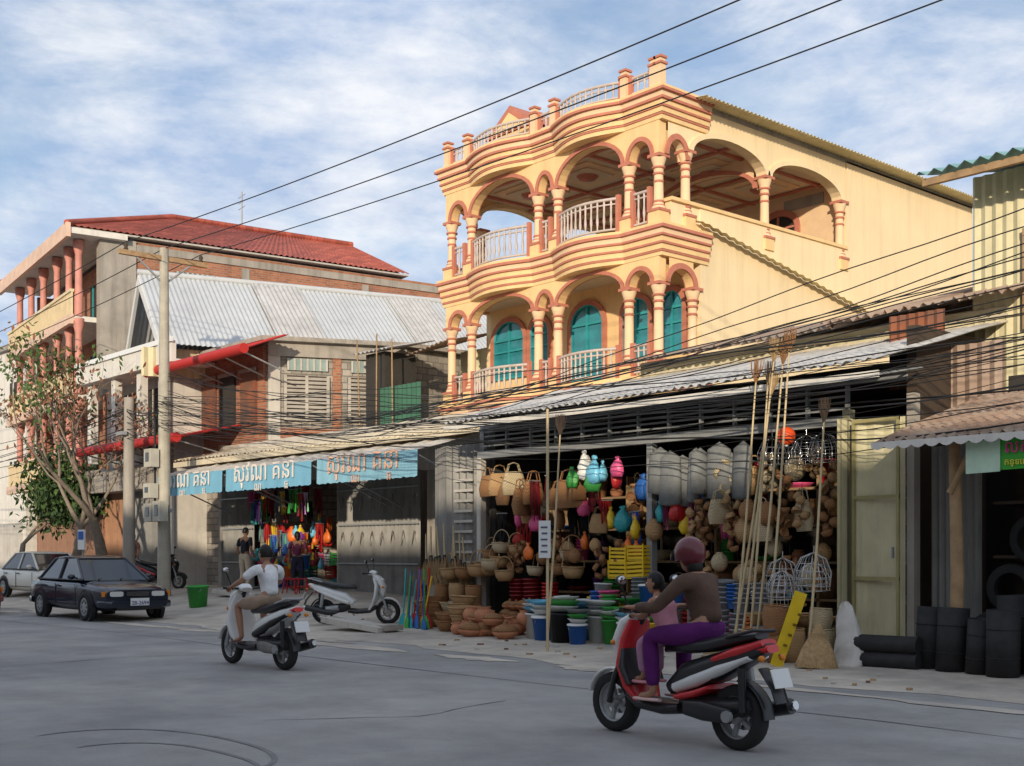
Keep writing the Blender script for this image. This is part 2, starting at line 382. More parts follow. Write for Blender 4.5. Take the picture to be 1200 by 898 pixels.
def column_data(h,r=.115):
    mb=MB()
    mb.box(-r*1.5,r*1.5,-r*1.5,r*1.5,0,.28,'yel'); mb.box(-r*1.7,r*1.7,-r*1.7,r*1.7,.28,.34,'pink')
    mb.lathe((0,0,0),[(r*1.45,.34),(r*1.5,.38),(r*1.2,.44),(r*1.02,.5),(r*.92,h-.42)],'peach',16)
    for z,q in [(.42,1.32),(.52,1.16),(h-.62,1.06),(h-.44,1.15),(h-.3,1.35)]:
        mb.lathe((0,0,0),[(r*.9,z-.035),(r*q,z-.02),(r*q*1.04,z),(r*q,z+.02),(r*.9,z+.035)],'pink',16)
    mb.lathe((0,0,0),[(r*.95,h-.42),(r*1.1,h-.25),(r*1.55,h-.1),(r*1.6,h-.06)],'peach',16)
    mb.box(-r*1.6,r*1.6,-r*1.6,r*1.6,h-.07,h,'pink')
    return mb.data('column')
cx=[-26.72,-25.85,-23.15,-22.42,-19.98,-19.05]
yc=YF+.1
c2=column_data(7.72-F2); c3=column_data(10.65-F3); c3s=column_data(10.9-F3)
for x in cx:
    YBd.share('column',c2,(x,yc,F2)); YBd.share('column',c3,(x,yc,F3))
for y in (24.95,28.2): YBd.share('column',c3s,(X1-.12,y,F3)); YBd.share('column',c3s,(X0+.12,y,F3))
YBd.share('column',c3s,(X1-.12,YF+.95,F3)); YBd.share('column',c2,(X1-.12,YF+1.2,F2)); YBd.share('column',c3,(X0+.12,YF+1.2,F3))
YBd.share('column',c3,(-22.9,24.95,F3))
def arch(mb,A,B,zs,zc,zt,th,m,trim='pink',n=16,tw=.13):
    A=V(A);B=V(B); d=B-A; L=d.length; d=d/L; nr=V((d.y,-d.x))
    P=[(L*(1-math.cos(pi*i/n))/2,zs+(zc-zs)*math.sin(pi*i/n)) for i in range(n+1)]
    def w3(u,z,o): q=A+d*u+nr*o; return V((q.x,q.y,z))
    h=th/2; vs=[];fs=[]
    for (u,z) in P: vs+=[w3(u,z,h),w3(u,zt,h),w3(u,z,-h),w3(u,zt,-h)]
    for i in range(n):
        p=4*i;q=p+4; fs+=[(p,q,q+1,p+1),(p+2,p+3,q+3,q+2),(p,p+2,q+2,q)]
    mb.add(vs,fs,m)
    for o0,tww,z_ in ((h,tw,.045),(-h,tw,-.03)):
        vs=[];fs=[]
        for (u,z) in P:
            k=V((u-L/2,z-zs)); kl=k.length or 1; k2=k+k/kl*tww; k1=k*1.0
            a=(L/2+k1.x,zs+k1.y-.004); b=(L/2+k2.x,zs+k2.y)
            vs+=[w3(*a,o0),w3(*a,o0+z_),w3(*b,o0+z_),w3(*b,o0)]
        for i in range(n):
            p=4*i;q=p+4; fs+=[(p,q,q+1,p+1),(p+1,q+1,q+2,p+2),(p+2,q+2,q+3,p+3)]
        mb.add(vs,fs,trim)
def arcade(z_s,z_cw,z_cn,zt):
    mb=MB()
    for i in range(len(cx)-1):
        wide=cx[i+1]-cx[i]>1.5
        arch(mb,(cx[i]+.12,yc),(cx[i+1]-.12,yc),z_s,z_cw if wide else z_cn,zt,.24,'yel',tw=.10)
    for x in cx: mb.box(x-.12,x+.12,yc-.12,yc+.12,z_s,zt,'yel')
    return mb
mb=arcade(7.72,8.22,8.05,8.31)
arch(mb,(X1-.12,YF+.25),(X1-.12,YF+1.1),7.72,8.08,8.31,.24,'yel')
YBd.part('arcade',mb)
mb=arcade(10.65,11.32,11.05,11.45)
for xx in (X1-.125,X0+0.125):
    ys=[YF+.22,YF+.95,24.95,28.2]
    for i in range(3):
        a,b=(xx,ys[i]+(.12 if i else 0)),(xx,ys[i+1]-.12)
        if xx<-22: a,b=b,a
        arch(mb,a,b,10.65 if i==0 else 10.9,11.05 if i==0 else 11.42,12.0 if i else 11.45,.23,'ywall' if xx>-22 else 'yel',trim='pink' if i==0 else 'ywall',tw=.13 if i==0 else .17)
    for y in ys[1:]: mb.box(xx-.115,xx+.115,y-.12,y+.12,10.9,12.0 if y>22.2 else 11.45,'ywall')
arch(mb,(-22.75,24.95),(X1-.37,24.95),10.65,11.3,11.5,.2,'peach'); arch(mb,(X0+.37,24.95),(-23.05,24.95),10.65,11.3,11.5,.2,'peach')
YBd.part('arcade',mb)
def awin(T,x0,x1,z0,zs,zc,y,parent=None,mull=2,gm='teal',fm='tealf',trim='pink'):
    mb=MB(); n=10
    P=[((x0+x1)/2-(x1-x0)/2*math.cos(pi*i/n),zs+(zc-zs)*math.sin(pi*i/n)) for i in range(n+1)]
    mb.add([(x0,y,z0),(x1,y,z0)]+[(a,y,b) for a,b in P[::-1]],[tuple(range(n+3))],gm)
    o=T.part('window',mb)
    mb=MB()
    for i in range(mull+1):
        x=x0+(x1-x0)*i/mull; e=min(abs(x-x0),abs(x1-x)); zz=zs if e<.01 else zc
        mb.box(x-.03,x+.03,y-.05,y-.005,z0,zz,fm)
    mb.box(x0,x1,y-.052,y-.006,zs-.03,zs+.03,fm); mb.box(x0,x1,y-.052,y-.006,z0,z0+.06,fm)
    mb.box(x0,x1,y-.048,y-.006,z0+.75,z0+.8,fm)
    mb.tube([(a,y-.03,b) for a,b in P],.045,fm,6)
    vs=[];fs=[]
    cxm=(x0+x1)/2
    Q=[(x0,z0)]+P+[(x1,z0)]
    for (a,b) in Q:
        k=V((a-cxm,max(0,b-zs)));kl=k.length or 1;k=k/kl*.14
        vs+=[(a,y-.01,b),(a,y-.07,b),(a+k.x,y-.07,b+k.y),(a+k.x,y-.01,b+k.y)]
    for i in range(len(Q)-1):
        p=4*i;q=p+4; fs+=[(p,q,q+1,p+1),(p+1,q+1,q+2,p+2),(p+2,q+2,q+3,p+3)]
    mb.add(vs,fs,trim)
    T.part('frame',mb,parent=o)
yw=YF+1.49
for a,b,z in [(-26.5,-25.25,6.35),(-24.95,-24.25,6.35),(-23.35,-22.2,5.65),(-21.45,-20.6,6.3),(-20.2,-19.5,6.3)]:
    awin(YBd,a,b,z,7.45,7.85 if b-a<1 else 7.95,yw)
awin(YBd,-21.7,-20.5,F3,10.6,11.0,28.39,gm='dark',fm='pink')
def balustrade(a,b,z0,h,k=1,off=-.02,m='rail'):
    mb=MB(); L=b-a; n=max(2,int(L/.17)); pts=[]
    for i in range(n+1):
        x=a+L*i/n; pts.append(V((x,YF-bulge(x,k)-off,0)))
    for zz,r in ((z0+h,.04),(z0+.1,.03),(z0+h-.12,.022)): mb.tube([p+V((0,0,zz)) for p in pts],r,m,6)
    for p in pts: mb.lathe(p,[(.02,z0+.08),(.022,z0+.2),(.038,z0+.32),(.022,z0+.5*h+.1),(.03,z0+h-.1),(.02,z0+h)],m,6)
    for p in (pts[0],pts[-1]): mb.box(p.x-.05,p.x+.05,p.y-.05,p.y+.05,z0,z0+h+.08,'pink')
    YBd.part('balustrade',mb)
for i in range(5):
    balustrade(cx[i]+.2,cx[i+1]-.2,F3,.82); balustrade(cx[i]+.2,cx[i+1]-.2,F2,.72)
    balustrade(cx[i]+.14,cx[i+1]-.14,12.15,.45)
pd=MB(); pd.box(-.09,.09,-.09,.09,0,.5,'peach'); pd.box(-.125,.125,-.125,.125,.5,.55,'pink'); pd.box(-.08,.08,-.08,.08,.55,.64,'peach'); pd.box(-.115,.115,-.115,.115,.64,.69,'pink')
pd=pd.data('post')
for x in cx+[X1-.02]: YBd.share('post',pd,(x,YF-.03,12.15))
mb=MB(); mb.sheet((X1+.02,22.1,9.28),(X1+.02,30,7.9),(X1+.30,30,7.82),(X1+.30,22.1,9.2),26,.02,'bandc'); YBd.part('ledge',mb)
mb=MB(); mb.box(-20.9,-19.6,28.36,28.395,11.05,11.35,'conc'); YBd.part('vent',mb)
# ------------------------------------------------------------ brick building with red roof
T=Thing('brick_house','unfinished brick house with red tiled roof and pink columned balconies','building',(-48,26,0))
w=MB()
w.box(-43.25,-43,17.9,38,0,12.85,'brick'); w.box(-54,-43.25,37.7,38,0,12.3,'brick'); w.box(-54,-53.8,18,38,0,12.6,'brick')
w.box(-53.8,-43.25,18.6,18.8,0,12.6,'brick')
for z in (4.4,7.3,10.0,12.6): w.box(-43.3,-42.94,17.8,38.05,z-.13,z+.13,'conc')
w.box(-43.35,-42.91,17.7,19.0,7.5,12.84,'conc')
for y in (23.2,28.3,32.6): w.box(-43.2,-42.95,y-.15,y+.15,0,12.4,'conc')
T.part('wall',w)
for y in (21.4,25.6,30.4,35.0):
    w=MB(); w.box(-43,-42.94,y-.9,y+.9,11.5,11.95,'blueg')
    for i in range(10): w.box(-42.945,-42.9,y-.9+i*.19,y-.83+i*.19,11.5,11.95,'concl')
    T.part('vent',w)
bal=C(225,190,165); balc=C(225,205,165)
for z in (4.3,7.2,10.0):
    w=MB(); w.box(-54,-43.36,16.9,18.6,z-.18,z,'whitep'); w.box(-54,-43.34,16.75,16.9,z-.3,z+.05,bal); T.part('balcony',w)
w=MB(); w.box(-54.3,-42.6,16.6,18.6,12.75,12.95,'whitep'); w.box(-54.3,-42.55,16.45,16.6,12.6,13.1,bal); T.part('eave',w)
for z in (4.3,7.2,10.0):
    w=MB()
    for i in range(60): 
        x=-53.9+i*.178; w.box(x-.03,x+.03,16.82,16.88,z+.05,z+.85,balc)
    w.box(-54,-43.36,16.78,16.92,z+.85,z+.95,balc); T.part('railing',w)
    for x in (-53,-50.9,-48.8,-46.6,-44.8,-43.45):
        w=MB(); w.lathe((x,17.1,0),[(.16,z),(.16,z+.9),(.13,z+1),(.12,z+2.2),(.2,z+2.5),(.2,z+2.72)],C(205,140,125),10); T.part('column',w)
for z in (4.9,7.9,10.6):
    for x in (-52,-49.6,-47,-44.9):
        w=MB(); w.box(x-.5,x+.5,18.56,18.6,z-.5,z+1.3,'dark'); w.box(x-.04,x+.04,18.52,18.56,z-.5,z+1.3,'tealf'); T.part('window',w)
w=MB()
ex0,ex1,ey0,ey1,ez,rz=-54.2,-42.7,16.5,30.2,13.05,15.3; rx=-48
def roofquad(a,b,c,d,nw): w.sheet(a,b,c,d,nw,.03,'redtile',nv=1)
roofquad((ex1,ey0,ez),(ex1,ey1,ez),(rx,ey1,rz),(rx,22,rz),60)
roofquad((ex0,ey1,ez),(ex0,ey0,ez),(rx,22,rz),(rx,ey1,rz),60)
roofquad((ex0,ey0,ez),(ex1,ey0,ez),(rx+.01,22,rz),(rx-.01,22,rz),40)
w.add([(ex0+.3,ey1-.2,ez),(ex1-.3,ey1-.2,ez),(rx,ey1-.2,rz-.1)],[(0,1,2)],'brick')
w.tube([(ex1,ey0,ez+.05),(rx,22,rz+.06),(rx,ey1,rz+.06)],.12,'redtile',8); w.tube([(ex0,ey0,ez+.05),(rx,22,rz+.06)],.12,'redtile',8)
w.box(ex0,ex1-.05,ey0+.1,ey1,ez-.1,ez-.04,'concl')
T.part('roof',w)
w=MB(); w.box(-53.5,-43.5,17.95,18.0,.5,3.4,'shutter'); T.part('shutter',w)
T.pivot(-42.7,16.5,-.13)
T2=Thing('water_tank','shiny horizontal steel water tank on rooftop','water tank',(-43.4,34.3,12.85))
w=MB(); w.tube([(-43.6,32.6,13.4),(-43.6,35.6,13.4)],.45,'steel',16); T2.part('body',w)
for y in (33.2,35.1): w=MB(); w.box(-43.95,-43.25,y,y+.1,12.85,13.1,'steel'); T2.part('bracket',w)
T2.pivot(-42.7,16.5,-.13)
T2=Thing('television_antenna','thin metal aerial on mast above red roof','antenna',(-48,25,15.3)); w=MB(); w.tube([(-48,25,15.2),(-48,25,16.9)],.03,'steel',6)
for i in range(3): w.tube([(-48.4,25,16.2+.25*i),(-47.6,25,16.2+.25*i)],.015,'steel',4)
T2.part('mast',w); T2.pivot(-42.7,16.5,-.13)
def plain_house(x0,x1,y0,y1,h,wallm,label,face=-1,group=None,floors=3):
    T=Thing('shop_house',label,'building',((x0+x1)/2,(y0+y1)/2,0),group=group)
    w=MB(); w.box(x0,x1,y0,y1,0,h,wallm); T.part('wall',w)
    w=MB(); w.box(x0-.2,x1+.2,y0-.2,y1+.2,h,h+.25,'conc'); T.part('roof',w)
    yf=y0 if face<0 else y1; s=-1 if face<0 else 1; n=int((x1-x0)/2.4)
    for f in range(1,floors):
        z=h/floors*f
        for i in range(n):
            x=x0+(x1-x0)*(i+.5)/n; w=MB(); w.box(x-.5,x+.5,min(yf,yf+s*.06),max(yf,yf+s*.06),z+.8,z+2.1,'dark'); w.box(x-.04,x+.04,min(yf+s*.06,yf+s*.1),max(yf+s*.06,yf+s*.1),z+.8,z+2.1,'white'); T.part('window',w)
    w=MB(); w.box(x0+.4,x1-.4,min(yf,yf+s*.08),max(yf,yf+s*.08),.1,2.9,'concl'); T.part('door',w)
plain_house(-68,-56.6,20,32,11,'whitep','plain cream three storey shop house with dark windows')
xx=-62
for i in range(9):
    wd=R.choice([8.5,9.5,10]); plain_house(xx,xx+wd-.02,-13,-4.2,[8.5,8.7,8.6][i%3],'whitep','plain pale shop house facing the street from the opposite side',face=1,group='shop houses on the opposite side of the street'); xx+=wd
# ------------------------------------------------------------ gable house
T=Thing('gable_house','house with long pale corrugated metal roof and slate blue gable','building',(-39.3,24,0))
w=MB(); w.box(-42.9,-36.1,18.2,29,0,7.9,'concl'); w.box(-36.1,-36,18.2,29,0,7.9,'concl')
w.add([(-42.6,18.5,7.8),(-36.2,18.5,7.8),(-39.7,18.5,10.6)],[(0,1,2)],'blueg')
T.part('wall',w)
w=MB(); w.sheet((-35.3,17.7,7.95),(-35.3,34,7.95),(-39.7,34,11.0),(-39.7,17.7,11.0),100,.018,'white_roof')
w.sheet((-43,34,8.4),(-43,17.7,8.4),(-39.7,17.7,11.0),(-39.7,34,11.0),100,.018,'white_roof')
w.tube([(-39.7,17.65,11.05),(-39.7,34,11.05)],.1,'white_roof',8)
for a,b in (((-35.3,17.66,7.9),(-39.7,17.66,10.95)),((-43,17.66,8.35),(-39.7,17.66,10.95))):
    a=V(a);b=V(b); w.add([a,b,b+V((0,0,-.35)),a+V((0,0,-.35)),a+V((0,.1,0)),b+V((0,.1,0)),b+V((0,.1,-.35)),a+V((0,.1,-.35))],[(0,1,2,3),(4,7,6,5),(0,4,5,1),(3,2,6,7)],'white')
dsl=V((-4.4,0,3.05)).normalized()
for y0 in (21.5,26.5):
    a=V((-35.3,y0,8.0))+dsl*.1+V((.03,0,.045)); w.sheet(a,a+V((0,1.7,0)),a+V((0,1.7,0))+dsl*5.1,a+dsl*5.1,10,.018,'zinc')
T.part('roof',w)
w=MB()
for i in range(14):
    z=8.1+i*.16; t=(10.5-z)/2.4; w.box(-39.6-t*2.4,-39.6+t*2.9,18.42,18.47,z,z+.05,C(95,115,135))
T.part('gable_louvre',w)
w=MB(); w.sheet((-35.9,17.2,7.0),(-35.8,28.5,7.0),(-35.8,28.5,7.9),(-35.9,17.2,7.9),40,.03,'bandc'); T.part('side_cladding',w)
T.pivot(-39.3,17.8,-.27)
T=Thing('shop_terrace','narrow two storey shop front with white balcony and brown shutters','building',(-39.3,17.8,0))
w=MB(); w.box(-42.8,-36.05,18.0,18.2,0,7.6,'concl'); w.box(-42.8,-36.05,17.2,18.0,3.6,4.4,'conc'); T.part('wall',w)
w=MB(); w.box(-42.5,-35,16.75,16.9,7.35,8.0,'whitep'); w.box(-42.5,-35,16.9,18.2,7.35,7.45,'whitep'); w.box(-42.6,-34.9,16.68,16.76,7.95,8.1,'white'); T.part('balcony',w)
for x in (-41.8,-39.8,-37.8,-36.2):
    w=MB(); w.box(x-.15,x+.15,16.95,17.2,4.6,7.35,'whitep'); T.part('column',w)
for x in (-40.8,-38.8,-37):
    w=MB(); w.box(x-.7,x+.7,17.94,18.0,5.0,7.0,'dark'); w.box(x-.03,x+.03,17.9,17.94,5,7,'whitep'); T.part('window',w)
for x0,x1,mm in ((-42.7,-40.4,'shutter'),(-40.2,-38.2,'gate'),(-38,-36.2,'shutter')):
    w=MB(); w.sheet((x0,17.9,g(x0,18)),(x1,17.9,g(x0,18)),(x1,17.9,3.6),(x0,17.9,3.6),12,.025,mm); T.part('shutter',w)
def red_awning(x0,x1,y0,z0,y1,z1,label):
    T=Thing('red_awning',label,'awning',((x0+x1)/2,y1,z0),group='red metal awnings')
    w=MB(); w.sheet((x0,y0,z0),(x1,y0,z0),(x1,y1,z1),(x0,y1,z1),int((x1-x0)*5),.03,'redaw')
    T.part('canopy_sheet',w)
    w=MB(); w.tube([(x0,y0,z0+.0),(x1,y0,z0)],.15,'redaw',8); T.part('front_edge',w)
    for i in range(6):
        w=MB(); x=x0+.2+(x1-x0-.4)*i/5; w.tube([(x,y0+.05,z0-.05),(x,y1,z0-.5)],.025,'steel',5); T.part('bracket',w)
red_awning(-36.9,-30.6,16.8,7.2,18.2,7.75,'curved red metal awning over upper brick wall')
red_awning(-40.4,-33.1,16,4.85,18.1,5.35,'long red metal awning above ground floor shops')
# ------------------------------------------------------------ middle brick / block house
T=Thing('block_house','weathered brick and grey block house with louvred shutters','building',(-33,20.5,0))
w=MB()
def prism(w,pts,z0,z1,m):
    n=len(pts); w.add([(p[0],p[1],z0) for p in pts]+[(p[0],p[1],z1) for p in pts],[tuple(range(n))[::-1],tuple(range(n,2*n))]+[(i,(i+1)%n,n+(i+1)%n,n+i) for i in range(n)],m)
prism(w,[(-35.95,18.3),(-31.9,18.3),(-30.2,22.1),(-30.2,27),(-35.95,27)],0,7.7,'gbrick')
w.box(-35.9,-32.0,18.2,18.3,4.6,7.6,'brick')
dAB=V((1.7,3.8,0)).normalized(); nAB=V((dAB.y,-dAB.x,0))
def onwall(w,u0,u1,z0,z1,t0,t1,m):
    A=V((-31.9,18.3,0)); p=[A+dAB*u+nAB*t for u,t in ((u0,t0),(u1,t0),(u1,t1),(u0,t1))]
    prism(w,[(q.x,q.y) for q in p],z0,z1,m)
onwall(w,0,.35,4.2,7.7,.0,.06,'concl'); onwall(w,1.9,2.15,4.2,7.6,0,.04,'brick'); onwall(w,0,4.15,7.3,7.72,.005,.1,'conc'); onwall(w,0,4.15,4.7,5.2,0,.05,'brick')
T.part('wall',w)
for u in (.45,2.35):
    w=MB(); onwall(w,u,u+1.35,5.4,6.75,.0,.03,'darkb'); o=T.part('window',w)
    w=MB()
    for i in range(11): onwall(w,u,u+1.35,5.42+i*.12,5.5+i*.12,.03,.09,C(165,158,148))
    for i in range(3): onwall(w,u+i*.63,u+i*.63+.09,5.4,6.75,.03,.1,C(180,172,160))
    T.part('shutter',w,parent=o)
    w=MB(); onwall(w,u+.1,u+1.3,6.9,7.25,.01,.06,'greensh')
    for i in range(7): onwall(w,u+.1+i*.19,u+.16+i*.19,6.9,7.25,.06,.09,'concl')
    T.part('vent',w)
for x,m_ in ((-35.3,'rust2'),(-34.1,'dark'),(-32.8,'rust2')):
    w=MB(); w.box(x-.45,x+.45,18.12,18.2,5.3,6.9,m_); w.box(x-.5,x+.5,18.08,18.13,6.9,7,'conc'); T.part('window',w)
w=MB(); prism(w,[(-36,18.0),(-31.7,18.0),(-29.9,22),(-29.9,27),(-36,27)],7.72,7.85,'conc'); T.part('roof',w)
mb=MB(); mb.sheet((-28.9,20.2,4.9),(-26.95,20.2,4.9),(-26.95,20.2,6.2),(-28.9,20.2,6.2),9,.03,mat('green_net',(.05,.14,.09),.8)); single('green_net_screen',mb,'green shade net fixed above the shop roof','net',(-27.9,20.2,4.9))
mb=MB(); mb.box(-29.9,-28.95,20.4,21.5,4.8,7.3,'dark'); mb.sheet((-30.1,20.1,7.3),(-28.4,20.1,7.3),(-28.4,21.8,7.7),(-30.1,21.8,7.7),8,.03,'zinc'); single('roof_shed',mb,'small dark shed with zinc lid on rooftop','shed',(-29.4,21,4.8))
mb=MB(); mb.sheet((-28.2,22.6,5.0),(-27.0,22.6,5.0),(-27.0,22.6,7.4),(-28.2,22.6,7.4),9,.03,'bandc'); mb.sheet((-28.8,21,7.2),(-26.95,21,7.4),(-26.95,23,7.9),(-28.8,23,7.8),9,.03,'rustp'); single('sheet_metal_lean_to',mb,'yellowed corrugated lean to beside the tall house','shed',(-27.6,22,5))
for i in range(3):
    mb=MB(); x=-29.6+i*.8; mb.tube([(x,20.0,4.8),(x+R.uniform(-.2,.2),20.0,6.9+R.random()*.9)],.022,'wood',5); single('wooden_stake',mb,'thin weathered timber stake rising above rooftop','stake',(x,20,4.8),group='timber stakes on rooftop')
# ------------------------------------------------------------ left shop row
T=Thing('shop_row','single storey shops with grey metal gates and long tin roof','shop',(-28,19,g(-28,18)))
zf=.46
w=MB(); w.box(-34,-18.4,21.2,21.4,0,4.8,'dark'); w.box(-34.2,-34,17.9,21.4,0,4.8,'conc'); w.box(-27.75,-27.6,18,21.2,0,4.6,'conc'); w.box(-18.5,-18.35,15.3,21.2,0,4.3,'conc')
w.box(-34,-18.5,17.95,18.15,3.5,4.75,'concl'); w.box(-23.7,-22.6,17.95,18.15,0,3.5,'conc'); w.box(-34,-18.5,18.2,21.2,0,zf,'conc')
T.part('wall',w)
w=MB(); w.sheet((-34.4,16.5,4.25),(-18.5,16.5,4.12),(-18.5,20.3,5.15),(-34.4,20.3,5.15),70,.025,'cream',nv=3,sag=.015)
w.box(-34.4,-18.5,16.52,16.6,4.05,4.2,'cream'); T.part('roof',w)
for x0,x1,y in ((-33.9,-32.0,17.9),(-27.5,-23.9,17.9)):
    w=MB(); w.sheet((x0,y,zf),(x1,y,zf),(x1,y,3.5),(x0,y,3.5),int((x1-x0)*6),.05,'gate'); 
    for z in (1.2,2.2,3.1): w.box(x0,x1,y-.08,y-.065,z,z+.04,'steel')
    if x0>-30:
        for i in range(16):
            cx_=x0+.2+(i%8)*.45; zz=(2.6 if i<8 else 1.7); w.tube([(cx_,y-.09,zz),(cx_+.1,y-.09,zz+.35),(cx_+.2,y-.09,zz),(cx_+.1,y-.09,zz-.35),(cx_,y-.09,zz)],.014,'conc',4)
    T.part('folding_gate',w)
for i,(x0,x1,y0,y1) in enumerate(((-20.6,-19.9,16.4,15.3),(-19.9,-19.2,15.3,15.0),(-19.2,-18.3,15.0,15.15))):
    w=MB(); w.sheet((x0,y0,.2),(x1,y1,.2),(x1,y1,3.6),(x0,y0,3.6),5,.03,'gate' if i!=1 else 'zincd')
    for k in range(12 if i==2 else 0): w.obox((x0+.5,(y0+y1)/2-.04,.9+k*.2),(.6,.03,.05),'concl')
    T.part('folding_gate',w)
def khmer(T,parent,x,y,z,size,m):
    a=text_data('សុវណ គនា',size,m); b=text_data('ណ',size*.42,m); c=text_data('ធ',size*.42,m)
    for me,dx,dz in ((a,0,0),(b,1.55*size,-.36*size),(c,3.62*size,-.36*size)):
        mko('lettering',me,parent,loc=V((x+dx,y,z+dz))-T.org,rot=(pi/2,0,0))
for x0,x1,bm,tm in ((-33.3,-29.4,'blueaw','cream_l'),(-29.2,-25.0,'blueaw','cream_l'),(-24.75,-20.8,'blueaw2','orange')):
    T=Thing('shop_awning','pale blue awning valance with faded Khmer lettering over shop','awning',((x0+x1)/2,17.9,4.1),group='blue lettered awnings over the shops')
    w=MB(); w.sheet((x0,15.5,3.66),(x1,15.5,3.66),(x1,17.9,4.35),(x0,17.9,4.35),6,.03,'awtop',nv=4,sag=.02); T.part('canopy',w)
    w=MB(); n=40; vs=[];fs=[]
    for i in range(n+1):
        x=x0+(x1-x0)*i/n; vs+=[(x,15.49+.01*math.sin(i*1.1),3.12-.03*abs(math.sin(i*pi/2.5))),(x,15.5,3.68)]
        if i<n: fs.append((2*i,2*i+2,2*i+3,2*i+1))
    w.add(vs,fs,bm); w.add([(x0,15.5,3.12),(x0,15.5,3.68),(x0,17.8,4.3),(x0,17.8,3.9)],[(0,1,2,3)],bm)
    val=T.part('valance',w)
    khmer(T,val,x0+.45,15.46,3.32,.66*(x1-x0)/3.9,tm)
    for x in (x0+.1,x1-.1): w=MB(); w.tube([(x,15.52,3.6),(x,17.95,2.6)],.02,'steel',5); T.part('stay_rod',w)
# ------------------------------------------------------------ main basket shop
S=Thing('basket_shop','open fronted household goods shop with grey tin canopy','shop',(-14,16,.1))
w=MB()
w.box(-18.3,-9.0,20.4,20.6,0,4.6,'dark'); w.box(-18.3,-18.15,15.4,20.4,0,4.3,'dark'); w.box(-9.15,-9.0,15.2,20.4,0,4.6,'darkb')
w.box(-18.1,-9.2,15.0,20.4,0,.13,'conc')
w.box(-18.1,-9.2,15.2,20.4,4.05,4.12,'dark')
S.part('wall',w)
w=MB(); w.sheet((-17.9,13.9,3.86),(-8.8,13.9,3.98),(-8.6,17.0,4.82),(-18.0,17.0,4.75),55,.02,'zinc',nv=4,sag=.012)
w.box(-17.9,-8.8,13.93,13.97,3.74,3.83,'whitep'); canopy=S.part('canopy',w)
w=MB()
for i in range(14):
    x=-17.7+i*.68; w.tube([(x,14.0,3.78),(x,15.1,3.98)],.022,'steel',5)
for y in (14.3,14.8): w.tube([(-17.9,y,3.8),(-8.9,y,3.85)],.025,'steel',5)
S.part('canopy_frame',w)
w=MB(); w.box(-18.15,-9.95,14.95,15.07,3.28,3.42,'steel')
for k in range(5): w.box(-18.1,-9.95,14.98,15.02,3.5+k*.09,3.53+k*.09,'steel')
for k in range(13): x=-18.0+k*.67; w.box(x-.02,x+.02,14.965,15.035,3.42,3.95,'steel')
S.part('lintel',w)
for x,mm in ((-18.1,'concl'),(-13.7,'steel'),(-9.95,'gatey')):
    w=MB(); w.box(x-.06,x+.06,14.94,15.08,.05,3.3 if x<-10.5 else 3.5,mm); S.part('post',w,bev=.008)
w=MB(); w.sheet((-9.78,15.0,.06),(-9.66,14.3,.06),(-9.66,14.3,3.3),(-9.78,15.0,3.3),3,.012,'gatey'); S.part('folding_gate',w)
w=MB(); w.sheet((-9.6,14.6,.06),(-8.88,14.72,.06),(-8.88,14.72,3.3),(-9.6,14.6,3.3),3,.012,'gatey')
gt=C(165,155,110)
for z in (.1,1.1,2.2,3.24): w.box(-9.6,-8.88,14.56,14.59,z,z+.05,gt)
for x in (-9.6,-8.92): w.box(x,x+.04,14.555,14.59,.06,3.3,gt)
w.box(-8.96,-8.94,14.5,14.55,1.4,1.55,'steel'); S.part('folding_gate',w)
w=MB(); w.box(-8.85,-8.74,14.7,14.85,0,3.6,'conc'); S.part('post',w)
w=MB(); w.box(-15.8,-8.6,17.0,17.15,4.6,5.05,'bandc'); 
for i in range(3): w.box(-15.8,-8.6,16.97,17.0,4.8+i*.1,4.83+i*.1,'cream')
w.box(-8.8,-8.6,17.15,21,3,5.6,'concl'); S.part('upper_wall',w)
w=MB(); w.sheet((-16.1,16.5,5.0),(-11.2,16.5,5.04),(-11.0,21.8,6.35),(-16.0,21.8,6.3),30,.03,'rust',nv=3,sag=.02)
w.sheet((-11.4,16.4,5.08),(-8.2,16.4,5.14),(-8.0,21.2,6.55),(-11.2,21.6,6.45),20,.03,'rustp',nv=3,sag=.02)
w.sheet((-18.6,21.8,5.5),(-8,21.8,5.5),(-8,21.8,6.3),(-16,21.8,6.3),20,.03,'rust'); S.part('roof',w)
mb=MB(); mb.sheet((-10.1,16.3,3.9),(-9.2,16.3,3.9),(-9.2,16.3,5.0),(-10.1,16.3,5.0),6,.02,'rust2'); mb.sheet((-9.3,16.1,2.9),(-8.2,16.1,2.9),(-8.2,16.1,4.4),(-9.3,16.1,4.4),6,.02,'rustp'); single('sheet_metal_screen',mb,'rust brown corrugated sheets patched between two roofs','metal sheet',(-9.3,16.2,3))
mb=MB(); mb.sheet((-8.72,15.1,.05),(-8.0,15.1,.05),(-8.0,15.1,2.9),(-8.72,15.1,2.9),7,.022,'zincd'); single('corrugated_panel',mb,'dull grey corrugated sheet wall beside the gate','metal sheet',(-8.4,15.1,.05))
